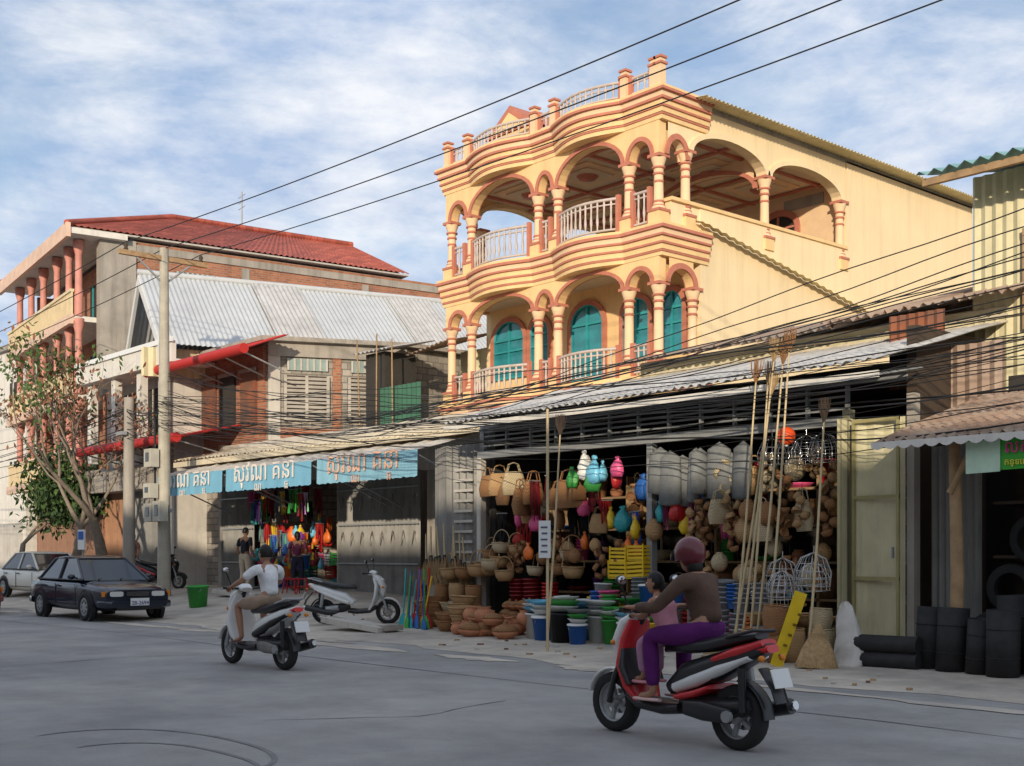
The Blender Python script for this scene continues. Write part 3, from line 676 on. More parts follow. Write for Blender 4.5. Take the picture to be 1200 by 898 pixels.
# ------------------------------------------------------------ right building
T=Thing('tin_house','two storey house clad in yellow corrugated metal with green roof edge','building',(-5.5,20,0))
w=MB(); w.sheet((-9.15,17,3.2),(-3,17,3.2),(-3,17,7.0),(-9.15,17,7.0),38,.02,'bandc'); w.sheet((-9.15,22,3.2),(-9.15,17,3.2),(-9.15,17,7.0),(-9.15,22,7.0),30,.02,'bandc')
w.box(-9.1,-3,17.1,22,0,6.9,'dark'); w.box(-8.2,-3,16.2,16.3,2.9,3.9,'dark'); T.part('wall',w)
w=MB(); w.sheet((-9.55,16.1,6.95),(-3,16.1,6.95),(-3,19.5,7.7),(-9.4,19.5,7.7),28,.04,C(130,170,170),nv=1); w.box(-9.5,-3,16.2,16.28,6.8,6.9,'wood'); T.part('roof',w)
w=MB(); w.box(-8.3,-7.5,16.93,16.97,4.7,6.0,'darkb'); o=T.part('window',w)
w=MB(); 
for x in (-8.35,-7.5): w.box(x,x+.08,16.9,16.95,4.65,6.05,'wood')
w.box(-8.35,-7.42,16.89,16.96,5.98,6.08,'wood'); T.part('frame',w,parent=o)
w=MB(); w.sheet((-8.55,13.4,2.83),(-3,13.4,2.86),(-3,16.3,3.75),(-8.55,16.3,3.7),40,.028,'rustp',nv=3,sag=.015)
vs=[];fs=[];n=120
for i in range(n+1):
    x=-8.55+5.55*i/n; vs+=[(x,13.38,2.84),(x,13.38,2.78-.04*abs(math.sin(i*pi/4)))]
    if i<n: fs.append((2*i,2*i+1,2*i+3,2*i+2))
w.add(vs,fs,'whitep'); T.part('awning',w)
w=MB(); w.tube([(-7.7,13.9,.02),(-7.67,13.88,1.2),(-7.72,13.9,2.8)],[.09,.08,.07],'wood',9); w.tube([(-7.73,13.8,2.2),(-7.4,13.85,2.85)],.04,'wood',6); T.part('post',w)
w=MB(); w.box(-8.0,-3,16.0,16.1,0,2.9,'darkb')
for z in (.7,1.4,2.1): w.box(-7.9,-3,15.2,16,z,z+.04,'darkb')
T.part('shelf',w)
mb=MB(); mb.add([(-7.35,13.55,2.42),(-5.6,13.55,2.45),(-5.6,13.55,2.84),(-7.35,13.55,2.80)],[(0,1,2,3)],C(70,165,60)); 
mb.add([(-7.38,13.545,2.40),(-6.95,13.535,2.41),(-6.95,13.535,2.79),(-7.38,13.545,2.78)],[(0,1,2,3)],C(190,215,190)); bo=single('shop_banner',mb,'green vinyl banner with pink and yellow Khmer lettering','banner',(-7,13.55,2.6))
mko('lettering',text_data('លក់បោស',.2,C(220,60,140)),bo,loc=(.1,-.02,.02),rot=(pi/2,0,0)); mko('lettering',text_data('កន្ទេល',.1,C(240,225,80)),bo,loc=(.1,-.02,-.12),rot=(pi/2,0,0))
# ------------------------------------------------------------ utility poles + cables
T=Thing('utility_pole','tall concrete power pole with crossarm and electricity meter boxes','utility pole',(-31.8,15,.3))
w=MB(); w.tube([(-31.8,15,.1),(-31.8,15,9.9)],[.19,.12],'pole',10); T.part('post',w)
w=MB(); w.box(-31.86,-31.74,13.7,16.3,9.55,9.68,'wood'); w.tube([(-31.8,14.2,9.55),(-31.8,15,8.9)],.03,'steel',5); w.tube([(-31.8,15.8,9.55),(-31.8,15,8.9)],.03,'steel',5); T.part('crossarm',w)
for y in (13.9,15.0,16.1):
    w=MB(); w.lathe((-31.8,y,9.68),[(.03,0),(.07,.03),(.04,.08),(.07,.12),(.03,.2)],'darkb',8); T.part('insulator',w)
for (z,dx,s_) in ((3.85,-.1,.5),(2.35,-.1,.5),(2.35,.45,.55),(3.0,-.15,.4)):
    w=MB(); w.box(-31.8+dx-.22,-31.8+dx+.22,14.55,14.8,z,z+s_,C(185,180,165)); w.box(-31.8+dx-.1,-31.8+dx+.1,14.535,14.55,z+.15,z+s_-.1,'glass'); T.part('meter_box',w,bev=.01)
w=MB(); w.box(-32.1,-31.3,14.9,15,2.6,2.7,'steel'); w.tube([(-31.9,14.78,2.8),(-31.95,14.8,5.2)],.03,'cable',6); T.part('conduit',w)
T=Thing('utility_pole','short weathered concrete telephone pole wrapped with cables','utility pole',(-34.1,15,.3))
w=MB(); w.tube([(-34.1,15,.1),(-34.1,15,6.0)],[.19,.14],'conc',10); T.part('post',w); w=MB(); w.box(-34.3,-33.9,14.7,14.85,4.9,5.0,'steel'); T.part('bracket',w)
def cable(a,b,sag,r,grp,lab,wob=0):
    a=V(a);b=V(b); n=44; pts=[]; ph=R.random()*6
    for i in range(n+1):
        t=i/n; p=a.lerp(b,t); p.z-=4*sag*t*(1-t); 
        if wob: p+=V((0,.08*math.sin(t*9+ph)*wob,.07*math.sin(t*13+ph*2)*wob+.04*math.sin(t*37+ph)*wob))
        pts.append(p-a)
    mb=MB(); mb.tube(pts,r,'cable',5,cap=False)
    mko('overhead_cable',mb.data('overhead_cable'),None,lab,'cable',grp,loc=a)
for y in (13.9,15.0,16.1):
    cable((-31.8,y,9.9),(9,y+.2,10.0),.55,.013,'power lines on the crossarm','long thin power line crossing the sky above the street')
    cable((-31.8,y,9.9),(-75,y,10),.6,.014,'power lines on the crossarm','long thin power line crossing the sky above the street')
GL='black telecom cables sagging along the shops'; LL='black telecom cable sagging along the shop fronts'
for i in range(30):
    z0=R.uniform(4.9,5.9); z1=R.uniform(4.0,5.9)
    cable((-31.8+R.uniform(-.1,.1),14.85+R.uniform(-.15,.15),z0),(7,R.uniform(12.2,14.2),z1),R.uniform(1.0,1.9),R.choice([.005,.006,.007,.009,.012]),GL,LL,wob=1.3)
for i in range(9):
    cable((-34.1,14.9,R.uniform(4.8,5.7)),(-31.8,14.85,R.uniform(4.9,5.7)),R.uniform(.05,.3),.011,GL,LL)
    cable((-34.1,14.9,R.uniform(4.8,5.7)),(-70,14.5+R.uniform(-.6,.6),R.uniform(4.8,6.4)),R.uniform(.6,1.3),.011,GL,LL)
for i in range(8):
    cable((-31.8,15,R.uniform(5.0,6.5)),(-20.5+R.uniform(-2,1),19.5,R.uniform(5.0,5.6)),R.uniform(.2,.7),.010,GL,LL,wob=.5)
for i in range(8):
    cable((-17.5+R.uniform(-4,2),14.4,R.uniform(3.9,4.3)),(6,R.uniform(12,13.4),R.uniform(5.2,7.9)),R.uniform(.1,.5),.008,GL,LL,wob=.6)
# ------------------------------------------------------------ trees
def tree(base,h,spread,seed,nleaf,mats,label,depth=5,lsz=.1,clump=.35):
    r=random.Random(seed); tr=MB(); tips=[]; base=V(base)
    def grow(p,d,l,rad,k):
        pts=[p];rr=[rad]; q=p
        for i in range(3):
            d=(d+V((r.uniform(-.22,.22),r.uniform(-.22,.22),r.uniform(-.05,.16)))).normalized(); q=q+d*l/3; pts.append(q); rr.append(rad*(1-.13*(i+1)))
        tr.tube(pts,rr,'bark',6 if k<4 else 4)
        if k>=2: tips.append((q,k)); tips.append((pts[2],k))
        if k<depth:
            for _ in range(r.choice([2,3,3]) if k<4 else 2):
                a=r.uniform(0,2*pi); e=spread*r.uniform(.5,1.1)
                nd=(d+V((math.cos(a)*e,math.sin(a)*e,r.uniform(-.1,.35)))).normalized(); grow(q,nd,l*r.uniform(.62,.85),rr[-1]*.72,k+1)
    grow(base,V((0,0,1)),h*.3,h*.028,0)
    T=Thing('tree',label,'tree',base); T.part('trunk',tr)
    cr=MB(); per=max(1,nleaf//len(tips))
    for (q,k) in tips:
        if r.random()<.25: continue
        mt=r.choice(mats)
        for _ in range(per):
            c=q+V((r.gauss(0,clump),r.gauss(0,clump),r.gauss(-.05,clump*.7))); s=lsz*r.uniform(.6,1.3)
            E=Euler((r.uniform(0,6),r.uniform(0,6),r.uniform(0,6))).to_matrix()
            cr.add([c+E@V((-s,0,0)),c+E@V((0,-s*.45,0)),c+E@V((s,0,.02)),c+E@V((0,s*.45,0))],[(0,1,2,3)],mt if r.random()<.8 else r.choice(mats))
    T.part('crown',cr)
tree((-38.5,15.0,.3),6.8,.75,5,1500,['leafr','leafr','leafr','leafr','leafd'],'half bare tree with reddish dry leaves beside the kerb',depth=5,lsz=.09,clump=.28)
tree((-37.2,15.6,.3),7.9,.45,9,1300,['leafg','leafg','leafr'],'slim tree with sparse green leaves on top',depth=5,lsz=.1,clump=.22)
tree((-43.5,15.2,.3),5.2,.8,3,8000,['leafd','leafd','leafg'],'bushy dark green tree shading the pavement',depth=5,lsz=.13,clump=.45)
# ------------------------------------------------------------ vehicles
def wheel(T,x,y,r,w,z=None,car=False):
    mb=MB(); z=r if z is None else z
    rot=Matrix.Rotation(pi/2,3,'X')
    wo=mko('wheel',None,T.o,loc=(x,y,z)); wo.empty_display_size=.1
    mb.lathe((0,0,0),[(r*.66,-w*.5),(r*.86,-w*.55),(r*.97,-w*.4),(r,-w*.15),(r,w*.15),(r*.97,w*.4),(r*.86,w*.55),(r*.66,w*.5),(r*.66,-w*.5)],'tyre',28,rot)
    mko('tyre',mb.data('tyre'),wo)
    mb=MB()
    if car:
        mb.lathe((0,0,0),[(r*.66,-w*.45),(r*.62,-w*.5),(r*.5,-w*.42),(r*.2,-w*.5),(0.001,-w*.52)],'steel',24,rot)
        mb.lathe((0,0,0),[(r*.66,w*.45),(r*.62,w*.5),(r*.5,w*.42),(r*.2,w*.5),(0.001,w*.52)],'steel',24,rot)
        for k in range(8):
            a=k*pi/4
            for s_ in (-1,1): mb.obox((r*.42*math.cos(a),s_*w*.47,r*.42*math.sin(a)),(r*.12,.01,r*.1),'blackp',(0,-a,0))
    else:
        mb.lathe((0,0,0),[(r*.7,-w*.4),(r*.62,-w*.35),(r*.62,w*.35),(r*.7,w*.4)],'steel',24,rot)
        mb.tube([(0,-w*.6,0),(0,w*.6,0)],r*.2,'steel',12)
        for k in range(5):
            a=k*2*pi/5; mb.obox((r*.4*math.cos(a),0,r*.4*math.sin(a)),(r*.55,w*.3,r*.12),'steel',(0,-a,0))
        mb.lathe((0,-w*.35,0),[(r*.25,0),(r*.42,0)],'chrome',20,rot)
    mko('rim',mb.data('rim'),wo)
def car(name,label,paint,loc,rotz,plate=None,bump='blackp'):
    T=Thing(name,label,'car',loc,world=False,rotz=rotz)
    b=MB(); secs=[]
    for (x,zb,zt,hw) in [(-2.24,.38,.76,.66),(-2.2,.3,.84,.74),(-2.05,.24,.91,.79),(-1.4,.2,.93,.83),(-.4,.19,.91,.84),(.8,.19,.9,.84),(1.1,.2,.87,.83),(1.7,.22,.80,.81),(2.02,.27,.74,.77),(2.14,.33,.69,.7)]:
        secs.append(((x,0,(zb+zt)/2),(0,hw,0),(0,0,(zt-zb)/2)))
    b.loft(secs,paint,28,4.6)
    b.box(1.12,1.14,-.7,.7,.872,.88,'blackp')
    bo=T.part('body',b)
    bot=[(-1.62,.74),(1.02,.76)]; top=[(-1.02,.56),(.22,.57)]; zb,zt=.88,1.36
    B=[V((bot[0][0],s*bot[0][1],zb)) for s in (-1,1)]+[V((bot[1][0],s*bot[1][1],zb)) for s in (1,-1)]
    Tt=[V((top[0][0],s*top[0][1],zt)) for s in (-1,1)]+[V((top[1][0],s*top[1][1],zt)) for s in (1,-1)]
    gm=MB(); gm.add(B+Tt,[(0,1,5,4),(1,2,6,5),(2,3,7,6),(3,0,4,7),(4,5,6,7)],'glass'); T.part('window',gm)
    r=MB()
    for i in range(4): r.tube([B[i],Tt[i]],.035,paint,8)
    for s in (-1,1):
        r.tube([(-.35,s*.765,zb),(-.38,s*.585,zt)],.03,'blackp' if paint!='carwhite' else paint,6)
        r.tube([(-1.62,s*.745,zb+.01),(1.02,s*.765,zb+.01)],.02,'blackp',6)
    r.loft([((-1.06,0,zt),(0,.5,0),(0,0,.01)),((-.98,0,zt+.012),(0,.57,0),(0,0,.03)),((-.4,0,zt+.03),(0,.6,0),(0,0,.04)),((.15,0,zt+.015),(0,.58,0),(0,0,.03)),((.25,0,zt),(0,.53,0),(0,0,.01))],paint,20,4)
    T.part('roof',r)
    for s in (-1,1):
        for (x0,x1,nm) in ((-.36,.78,'door'),(-1.25,-.38,'door')):
            d=MB(); y=s*.838
            d.box(x0,x1,min(y,y+s*.006),max(y,y+s*.006),.34,.36,'blackp')
            for x in (x0,x1): d.box(x-.006,x+.006,min(y,y+s*.008),max(y,y+s*.008),.32,.8,'blackp')
            do=T.part(nm,d); h=MB(); h.box(x0+.08,x0+.24,min(y,y+s*.03),max(y,y+s*.03),.74,.77,'blackp'); T.part('handle',h,parent=do)
        m=MB(); m.ell((.72,s*.9,.96),(.06,.09,.06),paint); m.tube([(.74,s*.76,.92),(.72,s*.88,.95)],.02,'blackp',6); T.part('mirror',m)
        for x in (-1.28,1.34):
            a=MB(); q=Matrix.Rotation(pi/2,3,'X'); a.lathe((x,s*.80,.31),[(.37,-.045),(.37,.045)],'blackp',24,q); a.disc((x,s*.843,.31),.36,'blackp',24,'y')
            T.part('wheel_arch',a)
        h=MB(); h.loft([((2.06,s*.48,.60),(0,.17,0),(0,0,.07)),((2.145,s*.47,.60),(0,.15,0),(0,0,.055))],'lamp',12,5); T.part('headlight',h)
        h=MB(); h.obox((2.06,s*.70,.60),(.1,.12,.11),'amber'); T.part('indicator',h)
        h=MB(); h.obox((-2.2,s*.55,.7),(.1,.3,.12),'redl'); T.part('tail_light',h)
    h=MB(); h.obox((2.14,0,.60),(.04,.52,.1),'blackp')
    for k in range(4): h.obox((2.165,0,.565+k*.024),(.01,.5,.006),'chrome')
    T.part('grille',h)
    h=MB(); h.loft([((1.9,0,.38),(0,.82,0),(0,0,.1)),((2.12,0,.38),(0,.78,0),(0,0,.1)),((2.24,0,.38),(0,.62,0),(0,0,.08))],paint if bump=='body' else bump,20,5); h.obox((2.2,0,.3),(.06,1.0,.07),'blackp'); T.part('bumper',h)
    h=MB(); h.loft([((-1.95,0,.4),(0,.82,0),(0,0,.1)),((-2.2,0,.4),(0,.78,0),(0,0,.1)),((-2.3,0,.4),(0,.62,0),(0,0,.08))],paint if bump=='body' else bump,20,5); T.part('bumper',h)
    if plate:
        h=MB(); h.obox((2.26,0,.43),(.012,.42,.16),'white'); po=T.part('licence_plate',h)
        mko('lettering',text_data(plate,.115,C(20,40,120),.003),po,loc=(2.27,-.19,.37),rot=(pi/2,0,pi/2))
    for q in ([(1.0,.1,.9),(.8,.5,.95)],[(1.0,-.4,.9),(.8,.0,.95)]): w=MB(); w.tube(q,.012,'blackp',4); T.part('wiper',w)
    for x in (-1.28,1.34):
        for s in (-1,1): wheel(T,x,s*.77,.31,.2,car=True)
    return T
car('parked_car','dark navy sedan parked facing along the road edge','carblack',(-27.5,11.35,0),0,'2B-2694','body')
car('parked_car','old cream sedan with worn paint parked near shops','carwhite',(-38.3,14.2,.12),math.radians(4),None,'blackp')
car('passing_car','maroon sedan approaching along the road with headlights','carred',(-32.7,9.5,0),0,None,'body')
def scooter(label,loc,rotz,pal,stand=False,sporty=False,lean=0):
    T=Thing('motor_scooter',label,'scooter',loc,world=False,rotz=rotz); T.o.rotation_euler=(lean,0,rotz)
    rearc,side,legs,nose,fend,seatm=pal
    r=.245
    wheel(T,-.63,0,r,.1 if not sporty else .12); wheel(T,.66,0,r,.085 if not sporty else .11)
    b=MB()
    b.panel([(-.02,.42,.06,.13),(-.2,.52,.12,.16),(-.45,.6,.11,.17),(-.7,.7,.075,.14),(-.92,.78,.03,.07)],rearc,16)
    T.part('rear_cowl',b)
    b=MB(); b.panel([(-.1,.43,.05,.165),(-.3,.5,.06,.185),(-.55,.6,.05,.182),(-.8,.7,.02,.13)],side,14); T.part('side_panel',b)
    if sporty:
        b=MB(); b.panel([(-.5,.67,.03,.176),(-.7,.74,.045,.16),(-.9,.81,.03,.09)],'scr',14); b.panel([(-.12,.36,.03,.17),(-.3,.40,.035,.178),(-.45,.46,.02,.17)],'scr',12); T.part('tail_cowl',b)
        b=MB(); b.panel([(.33,.42,.02,.215),(.4,.56,.03,.235),(.42,.7,.02,.19)],'blackp',12); T.part('inner_shield',b)
    b=MB(); b.panel([(.06,.70,.02,.07),(.0,.735,.045,.12),(-.2,.745,.055,.15),(-.42,.77,.055,.16),(-.66,.83,.05,.13),(-.84,.86,.025,.08)],seatm,16); T.part('seat',b)
    b=MB(); b.panel([(-.12,.27,.05,.13),(.05,.25,.05,.16),(.3,.27,.05,.15),(.42,.34,.04,.14)],'blackp',14); T.part('floorboard',b)
    b=MB(); b.panel([(.30,.28,.03,.14),(.38,.4,.035,.2),(.44,.58,.035,.22),(.45,.78,.04,.16),(.4,.93,.04,.11)],legs,16)
    T.part('leg_shield',b)
    b=MB(); b.panel([(.37,.98,.03,.09),(.48,.9,.06,.13),(.57,.74,.06,.12),(.56,.58,.04,.08),(.52,.48,.02,.05)],nose,16); T.part('front_cowl',b)
    b=MB(); b.panel([(-.8,.36,.05,.1),(-.6,.30,.09,.1),(-.35,.3,.1,.11),(-.12,.35,.08,.1)],'blackp',12); b.tube([(-.55,-.13,.3),(-.3,-.14,.33)],.06,'steel',10); b.tube([(-.74,.1,.3),(-.74,.11,.62)],.03,'blackp',8); b.tube([(-.66,-.12,.34),(-.62,-.12,.6)],.035,'steel',8)
    b.loft([((-.2,.13,.29),(0,.02,0),(.0,0,.06)),((-.4,.145,.28),(0,.03,0),(0,0,.075)),((-.66,.14,.26),(0,.02,0),(0,0,.055))],'blackp' if sporty else 'zincd',12,2.5); b.tube([(-.64,.14,.26),(-.64,.175,.26)],.045,'steel',10); T.part('engine',b)
    b=MB(); b.tube([(-.3,-.16,.24),(-.5,-.19,.24),(-.95,-.2,.34)],[.03,.055,.06],'blackp',10); b.tube([(-.95,-.2,.34),(-.99,-.2,.35)],.035,'chrome',8); T.part('exhaust',b)
    for s in (-1,1):
        b=MB(); b.tube([(.48,s*.06,.72),(.6,s*.085,.45),(.66,s*.085,.245)],.024,'steel' if not sporty else 'blackp',8); T.part('fork',b)
    b=MB(); secs=[]
    for i in range(10):
        a=math.radians(15+i*15); d=V((math.cos(a),0,math.sin(a))); secs.append((V((.66,0,.245))+d*(r+.03),d*.014,(0,.065,0)))
    b.loft(secs,fend,10,3); T.part('front_fender',b)
    b=MB(); secs=[]
    for i in range(7):
        a=math.radians(95+i*14); d=V((math.cos(a),0,math.sin(a))); secs.append((V((-.63,0,.245))+d*(r+.03),d*.012,(0,.065,0)))
    b.loft(secs,'blackp',10,3); b.panel([(-.85,.62,.01,.06),(-.98,.48,.01,.08),(-1.02,.38,.01,.08)],'blackp',8); T.part('rear_fender',b)
    b=MB(); b.tube([(.40,0,.9),(.36,0,1.0)],.04,'blackp',8); b.tube([(.27,-.33,1.02),(.33,-.16,1.01),(.36,0,1.0),(.33,.16,1.01),(.27,.33,1.02)],.016,'blackp',8)
    for s in (-1,1):
        b.tube([(.28,s*.24,1.018),(.25,s*.36,1.02)],.021,'blackp',8); b.tube([(.36,s*.22,1.02),(.36,s*.35,1.0)],.008,'steel',5)
    b.panel([(.28,.99,.03,.08),(.36,1.02,.05,.11),(.44,1.0,.04,.09)],nose if not sporty else 'blackp',12); T.part('handlebar',b)
    for s in (-1,1):
        b=MB(); b.tube([(.33,s*.2,1.02),(.32,s*.26,1.16),(.31,s*.3,1.22)],.008,'blackp',5); b.ell((.3,s*.31,1.25),(.02,.06,.04),'blackp',10); b.ell((.288,s*.31,1.25),(.012,.05,.032),'chrome',10); T.part('mirror',b)
    b=MB(); b.ell((.545,0,.86),(.05,.085,.055),'lamp',12); T.part('headlight',b)
    for s in (-1,1): b=MB(); b.ell((.58,s*.1,.74),(.03,.04,.025),'amber',8); T.part('indicator',b)
    for s in (-1,1): b=MB(); b.ell((-.93,s*.12,.7),(.02,.035,.025),'amber',8); T.part('indicator',b)
    b=MB(); b.panel([(-.86,.76,.035,.09),(-.94,.77,.03,.07)],'redl',10); T.part('tail_light',b)
    b=MB(); b.tube([(-.62,.14,.84),(-.85,.12,.9),(-.95,0,.9),(-.85,-.12,.9),(-.62,-.14,.84)],.013,'blackp' if sporty else 'steel',6); T.part('grab_rail',b)
    b=MB(); b.obox((-1.015,0,.56),(.008,.2,.14),'white',(0,math.radians(20),0)); po=T.part('licence_plate',b)
    if stand:
        for q in ([(-.1,.08,.25),(.02,.22,.0)],[(-.35,-.1,.25),(-.4,-.14,.0)],[(-.35,.1,.25),(-.4,.14,.0)]): b=MB(); b.tube(q,.012,'steel',6); T.part('kickstand',b)
    return T
scooter('sporty red white and black scooter carrying woman and child',(-6.37,7.26,0),pi-.02,('blackp','scw','scr','scw','scw','blackp'),sporty=True)
scooter('white and black scooter ridden by man in white shirt',(-14.1,7.95,0),pi+.03,('scw','blackp','scw','scw','scw','blackp'))
scooter('white scooter parked on its stand before the shops',(-20.3,13.6,g(-20.3,13.6)),.75,('scw','scw','scw','scw','scw','blackp'),stand=True,lean=.06)
scooter('dark scooter parked at the far shop front',(-34.6,16.2,g(-34,16.2)),.5,('blackp','scr','blackp','blackp','blackp','blackp'),stand=True)
# ------------------------------------------------------------ people
def skin_mesh(vs,es):
    me=bpy.data.meshes.new('sk'); me.from_pydata([v[0] for v in vs],es,[]); ob=bpy.data.objects.new('tmp_sk',me); COL.objects.link(ob)
    ob.modifiers.new('S','SKIN'); sv=me.skin_vertices[0].data
    for i,v in enumerate(vs):
        r=v[1]; sv[i].radius=r if hasattr(r,'__len__') else (r,r); sv[i].use_root=(i==0)
    ss=ob.modifiers.new('U','SUBSURF'); ss.levels=2; ss.render_levels=2
    bpy.context.view_layer.update(); dg=bpy.context.evaluated_depsgraph_get()
    m2=bpy.data.meshes.new_from_object(ob.evaluated_get(dg)); bpy.data.objects.remove(ob); return m2
def person(label,loc,rotz,J,top,bottom,sleeve='short',legs='long',hat=None,hairlen=0,s=1.0,shoes='blackp',grip=True):
    T=Thing('person',label,'person',loc,world=False,rotz=rotz); J={k:V(v) for k,v in J.items()}
    P=J['pelvis'];Cc=J['chest'];N=J['neck'];H=J['head']; wst=P.lerp(Cc,.5); rs=s
    nb=Cc.lerp(N,.6)
    vs=[(P,(.105*rs,.13*rs)),(wst,(.085*rs,.115*rs)),(Cc,(.095*rs,.14*rs)),(nb,(.07*rs,.085*rs)),(N,.045*rs),(N.lerp(H,.5),.045*rs)]
    es=[(0,1),(1,2),(2,3),(3,4),(4,5)]
    for sd in 'LR':
        sh,el,wr=J[sd+'sh'],J[sd+'el'],J[sd+'wr']; k=len(vs)
        vs+=[(sh,.055*rs),(sh.lerp(el,.5),.045*rs),(el,.037*rs),(el.lerp(wr,.4),.036*rs),(wr,.023*rs)]; es+=[(3,k),(k,k+1),(k+1,k+2),(k+2,k+3),(k+3,k+4)]
        hp,kn,an,to=J[sd+'hip'],J[sd+'kn'],J[sd+'an'],J[sd+'to']; k=len(vs)
        vs+=[(hp,.085*rs),(hp.lerp(kn,.5),.072*rs),(kn,.052*rs),(kn.lerp(an,.35),.05*rs),(an,.032*rs),(an.lerp(to,.5)+V((0,0,-.02)),(.034*rs,.03*rs)),(to,(.03*rs,.022*rs))]
        es+=[(0,k)]+[(k+i,k+i+1) for i in range(6)]
    b=MB(); b.mesh(skin_mesh(vs,es),'skin')
    for sd in 'LR':
        wr,el=J[sd+'wr'],J[sd+'el']; d=(wr-el).normalized(); side=V((0,1 if sd=='L' else -1,0))
        ac=(side-d*side.dot(d)).normalized() if abs(d.y)<.9 else V((1,0,0)); up=d.cross(ac).normalized()
        if up.z<0: up=-up
        b.loft([(wr-d*.01,ac*.022*rs,up*.018*rs),(wr+d*.03*rs,ac*.036*rs,up*.016*rs),(wr+d*.075*rs,ac*.04*rs,up*.015*rs)],'skin',10,2.4)
        for i in range(4):
            o=wr+d*.072*rs+ac*(i-1.5)*.019*rs; L_=[.058,.068,.064,.05][i]*rs; cu=.9 if grip else .35
            p1=o+d*L_*.45-up*L_*.15*cu; p2=p1+d*L_*.2-up*L_*.42*cu; p3=p2-d*L_*.25*cu-up*L_*.25
            b.tube([o,p1,p2,p3],[.0095*rs,.009*rs,.0085*rs,.0065*rs],'skin',6)
        o=wr+d*.025*rs-ac*.03*rs; b.tube([o,o-ac*.02*rs+d*.028*rs-up*.014*rs,o-ac*.012*rs+d*.052*rs-up*.03*rs],[.012*rs,.011*rs,.008*rs],'skin',6)
    yaw=J['look'].x if 'look' in J else 0; pitch=J['look'].y if 'look' in J else 0
    E=Euler((0,pitch,yaw)).to_matrix(); q=(0,pitch,yaw)
    def at(x,y,z): return H+E@V((x*rs,y*rs,z*rs))
    b.ell(H,(.092*rs,.074*rs,.112*rs),'skin',16,q,12); b.ell(at(.02,0,-.06),(.062*rs,.055*rs,.055*rs),'skin',12,q)
    b.ell(at(.094,0,-.012),(.018*rs,.014*rs,.026*rs),'skin',8,q)
    for sy in (-1,1):
        b.ell(at(.08,sy*.03,.012),(.010*rs,.014*rs,.008*rs),'white',8,q); b.ell(at(.087,sy*.03,.012),(.005*rs,.006*rs,.006*rs),'hair',6,q)
        b.ell(at(.082,sy*.032,.034),(.008*rs,.018*rs,.004*rs),'hair',6,q); b.ell(at(0,sy*.076,-.005),(.018*rs,.009*rs,.028*rs),'skin',8,q)
    b.ell(at(.08,0,-.055),(.012*rs,.024*rs,.007*rs),C(130,60,55),8,q)
    T.part('body',b)
    vs=[(P+V((0,0,.02)),(.12*rs,.145*rs)),(wst,(.105*rs,.135*rs)),(Cc,(.112*rs,.157*rs)),(nb,(.085*rs,.1*rs)),(N.lerp(nb,.35),.056*rs)]; es=[(0,1),(1,2),(2,3),(3,4)]
    for sd in 'LR':
        sh,el,wr=J[sd+'sh'],J[sd+'el'],J[sd+'wr']; k=len(vs)
        if sleeve=='long': ch=[(sh,.068),(sh.lerp(el,.5),.058),(el,.05),(el.lerp(wr,.5),.045),(el.lerp(wr,.93),.035)]
        elif sleeve=='short': ch=[(sh,.07),(sh.lerp(el,.4),.063),(sh.lerp(el,.75),.062)]
        else: ch=[(sh,.062)]
        vs+=[(p,r_*rs) for p,r_ in ch]; es+=[(3,k)]+[(k+i,k+i+1) for i in range(len(ch)-1)]
    b=MB(); b.mesh(skin_mesh(vs,es),top); T.part('shirt',b)
    vs=[(P,(.118*rs,.15*rs)),(P.lerp(wst,.6),(.108*rs,.135*rs))]; es=[(0,1)]
    for sd in 'LR':
        hp,kn,an=J[sd+'hip'],J[sd+'kn'],J[sd+'an']; k=len(vs)
        if legs=='long': ch=[(hp,.1),(hp.lerp(kn,.5),.09),(kn,.073),(kn.lerp(an,.5),.066),(kn.lerp(an,.92),.056)]
        else: ch=[(hp,.1),(hp.lerp(kn,.5),.092),(hp.lerp(kn,.88),.084)]
        vs+=[(p,r_*rs) for p,r_ in ch]; es+=[(0,k)]+[(k+i,k+i+1) for i in range(len(ch)-1)]
    b=MB(); b.mesh(skin_mesh(vs,es),bottom); T.part('trousers' if legs=='long' else 'shorts',b)
    for sd in 'LR':
        an,to=J[sd+'an'],J[sd+'to']; d=(to-an); d.z=0; d.normalize() if d.length>0 else None
        b=MB(); zf_=min(to.z,an.z)-.028
        b.loft([(V((an.x,an.y,zf_))-d*.06,(0,.025,0),(0,0,.012)),(V((an.x,an.y,zf_)),(0,.036,0),(0,0,.014)),(V((to.x,to.y,zf_))-d*.02,(0,.042,0),(0,0,.014)),(V((to.x,to.y,zf_))+d*.05,(0,.028,0),(0,0,.012))],shoes,10,2.6); T.part('shoe',b)
    if hat=='helmet':
        me=MB(); me.ell((0,0,0),(.135,.118,.13),'scr',18,None,14)
        b=MB()
        vv=[(H+E@(v+V((-.005,0,.03)))) for v in me.v]; keep=[f for f in me.f if not (sum(me.v[i].z for i in f)/len(f)<-.055 and sum(me.v[i].x for i in f)/len(f)>-.02) and sum(me.v[i].z for i in f)/len(f)>-.105]
        b.add(vv,keep,C(98,26,38,.25,spec=.6),True)
        b.tube([at(.10,-.08,.045),at(.135,-.03,.055),at(.135,.03,.055),at(.10,.08,.045)],.018,'blackp',8); b.loft([(at(.115,0,.05),E@V((0,.085,0)),E@V((.012,0,.012))),(at(.15,0,-.01),E@V((0,.075,0)),E@V((.006,0,.006)))],'glass',10,3)
        T.part('helmet',b)
        b=MB(); b.ell(at(-.05,0,-.07),(.06,.07,.08),'hair',12,q); T.part('hair',b)
    else:
        me=MB(); me.ell((0,0,0),(.102*rs,.084*rs,.12*rs),'hair',18,None,14); b=MB()
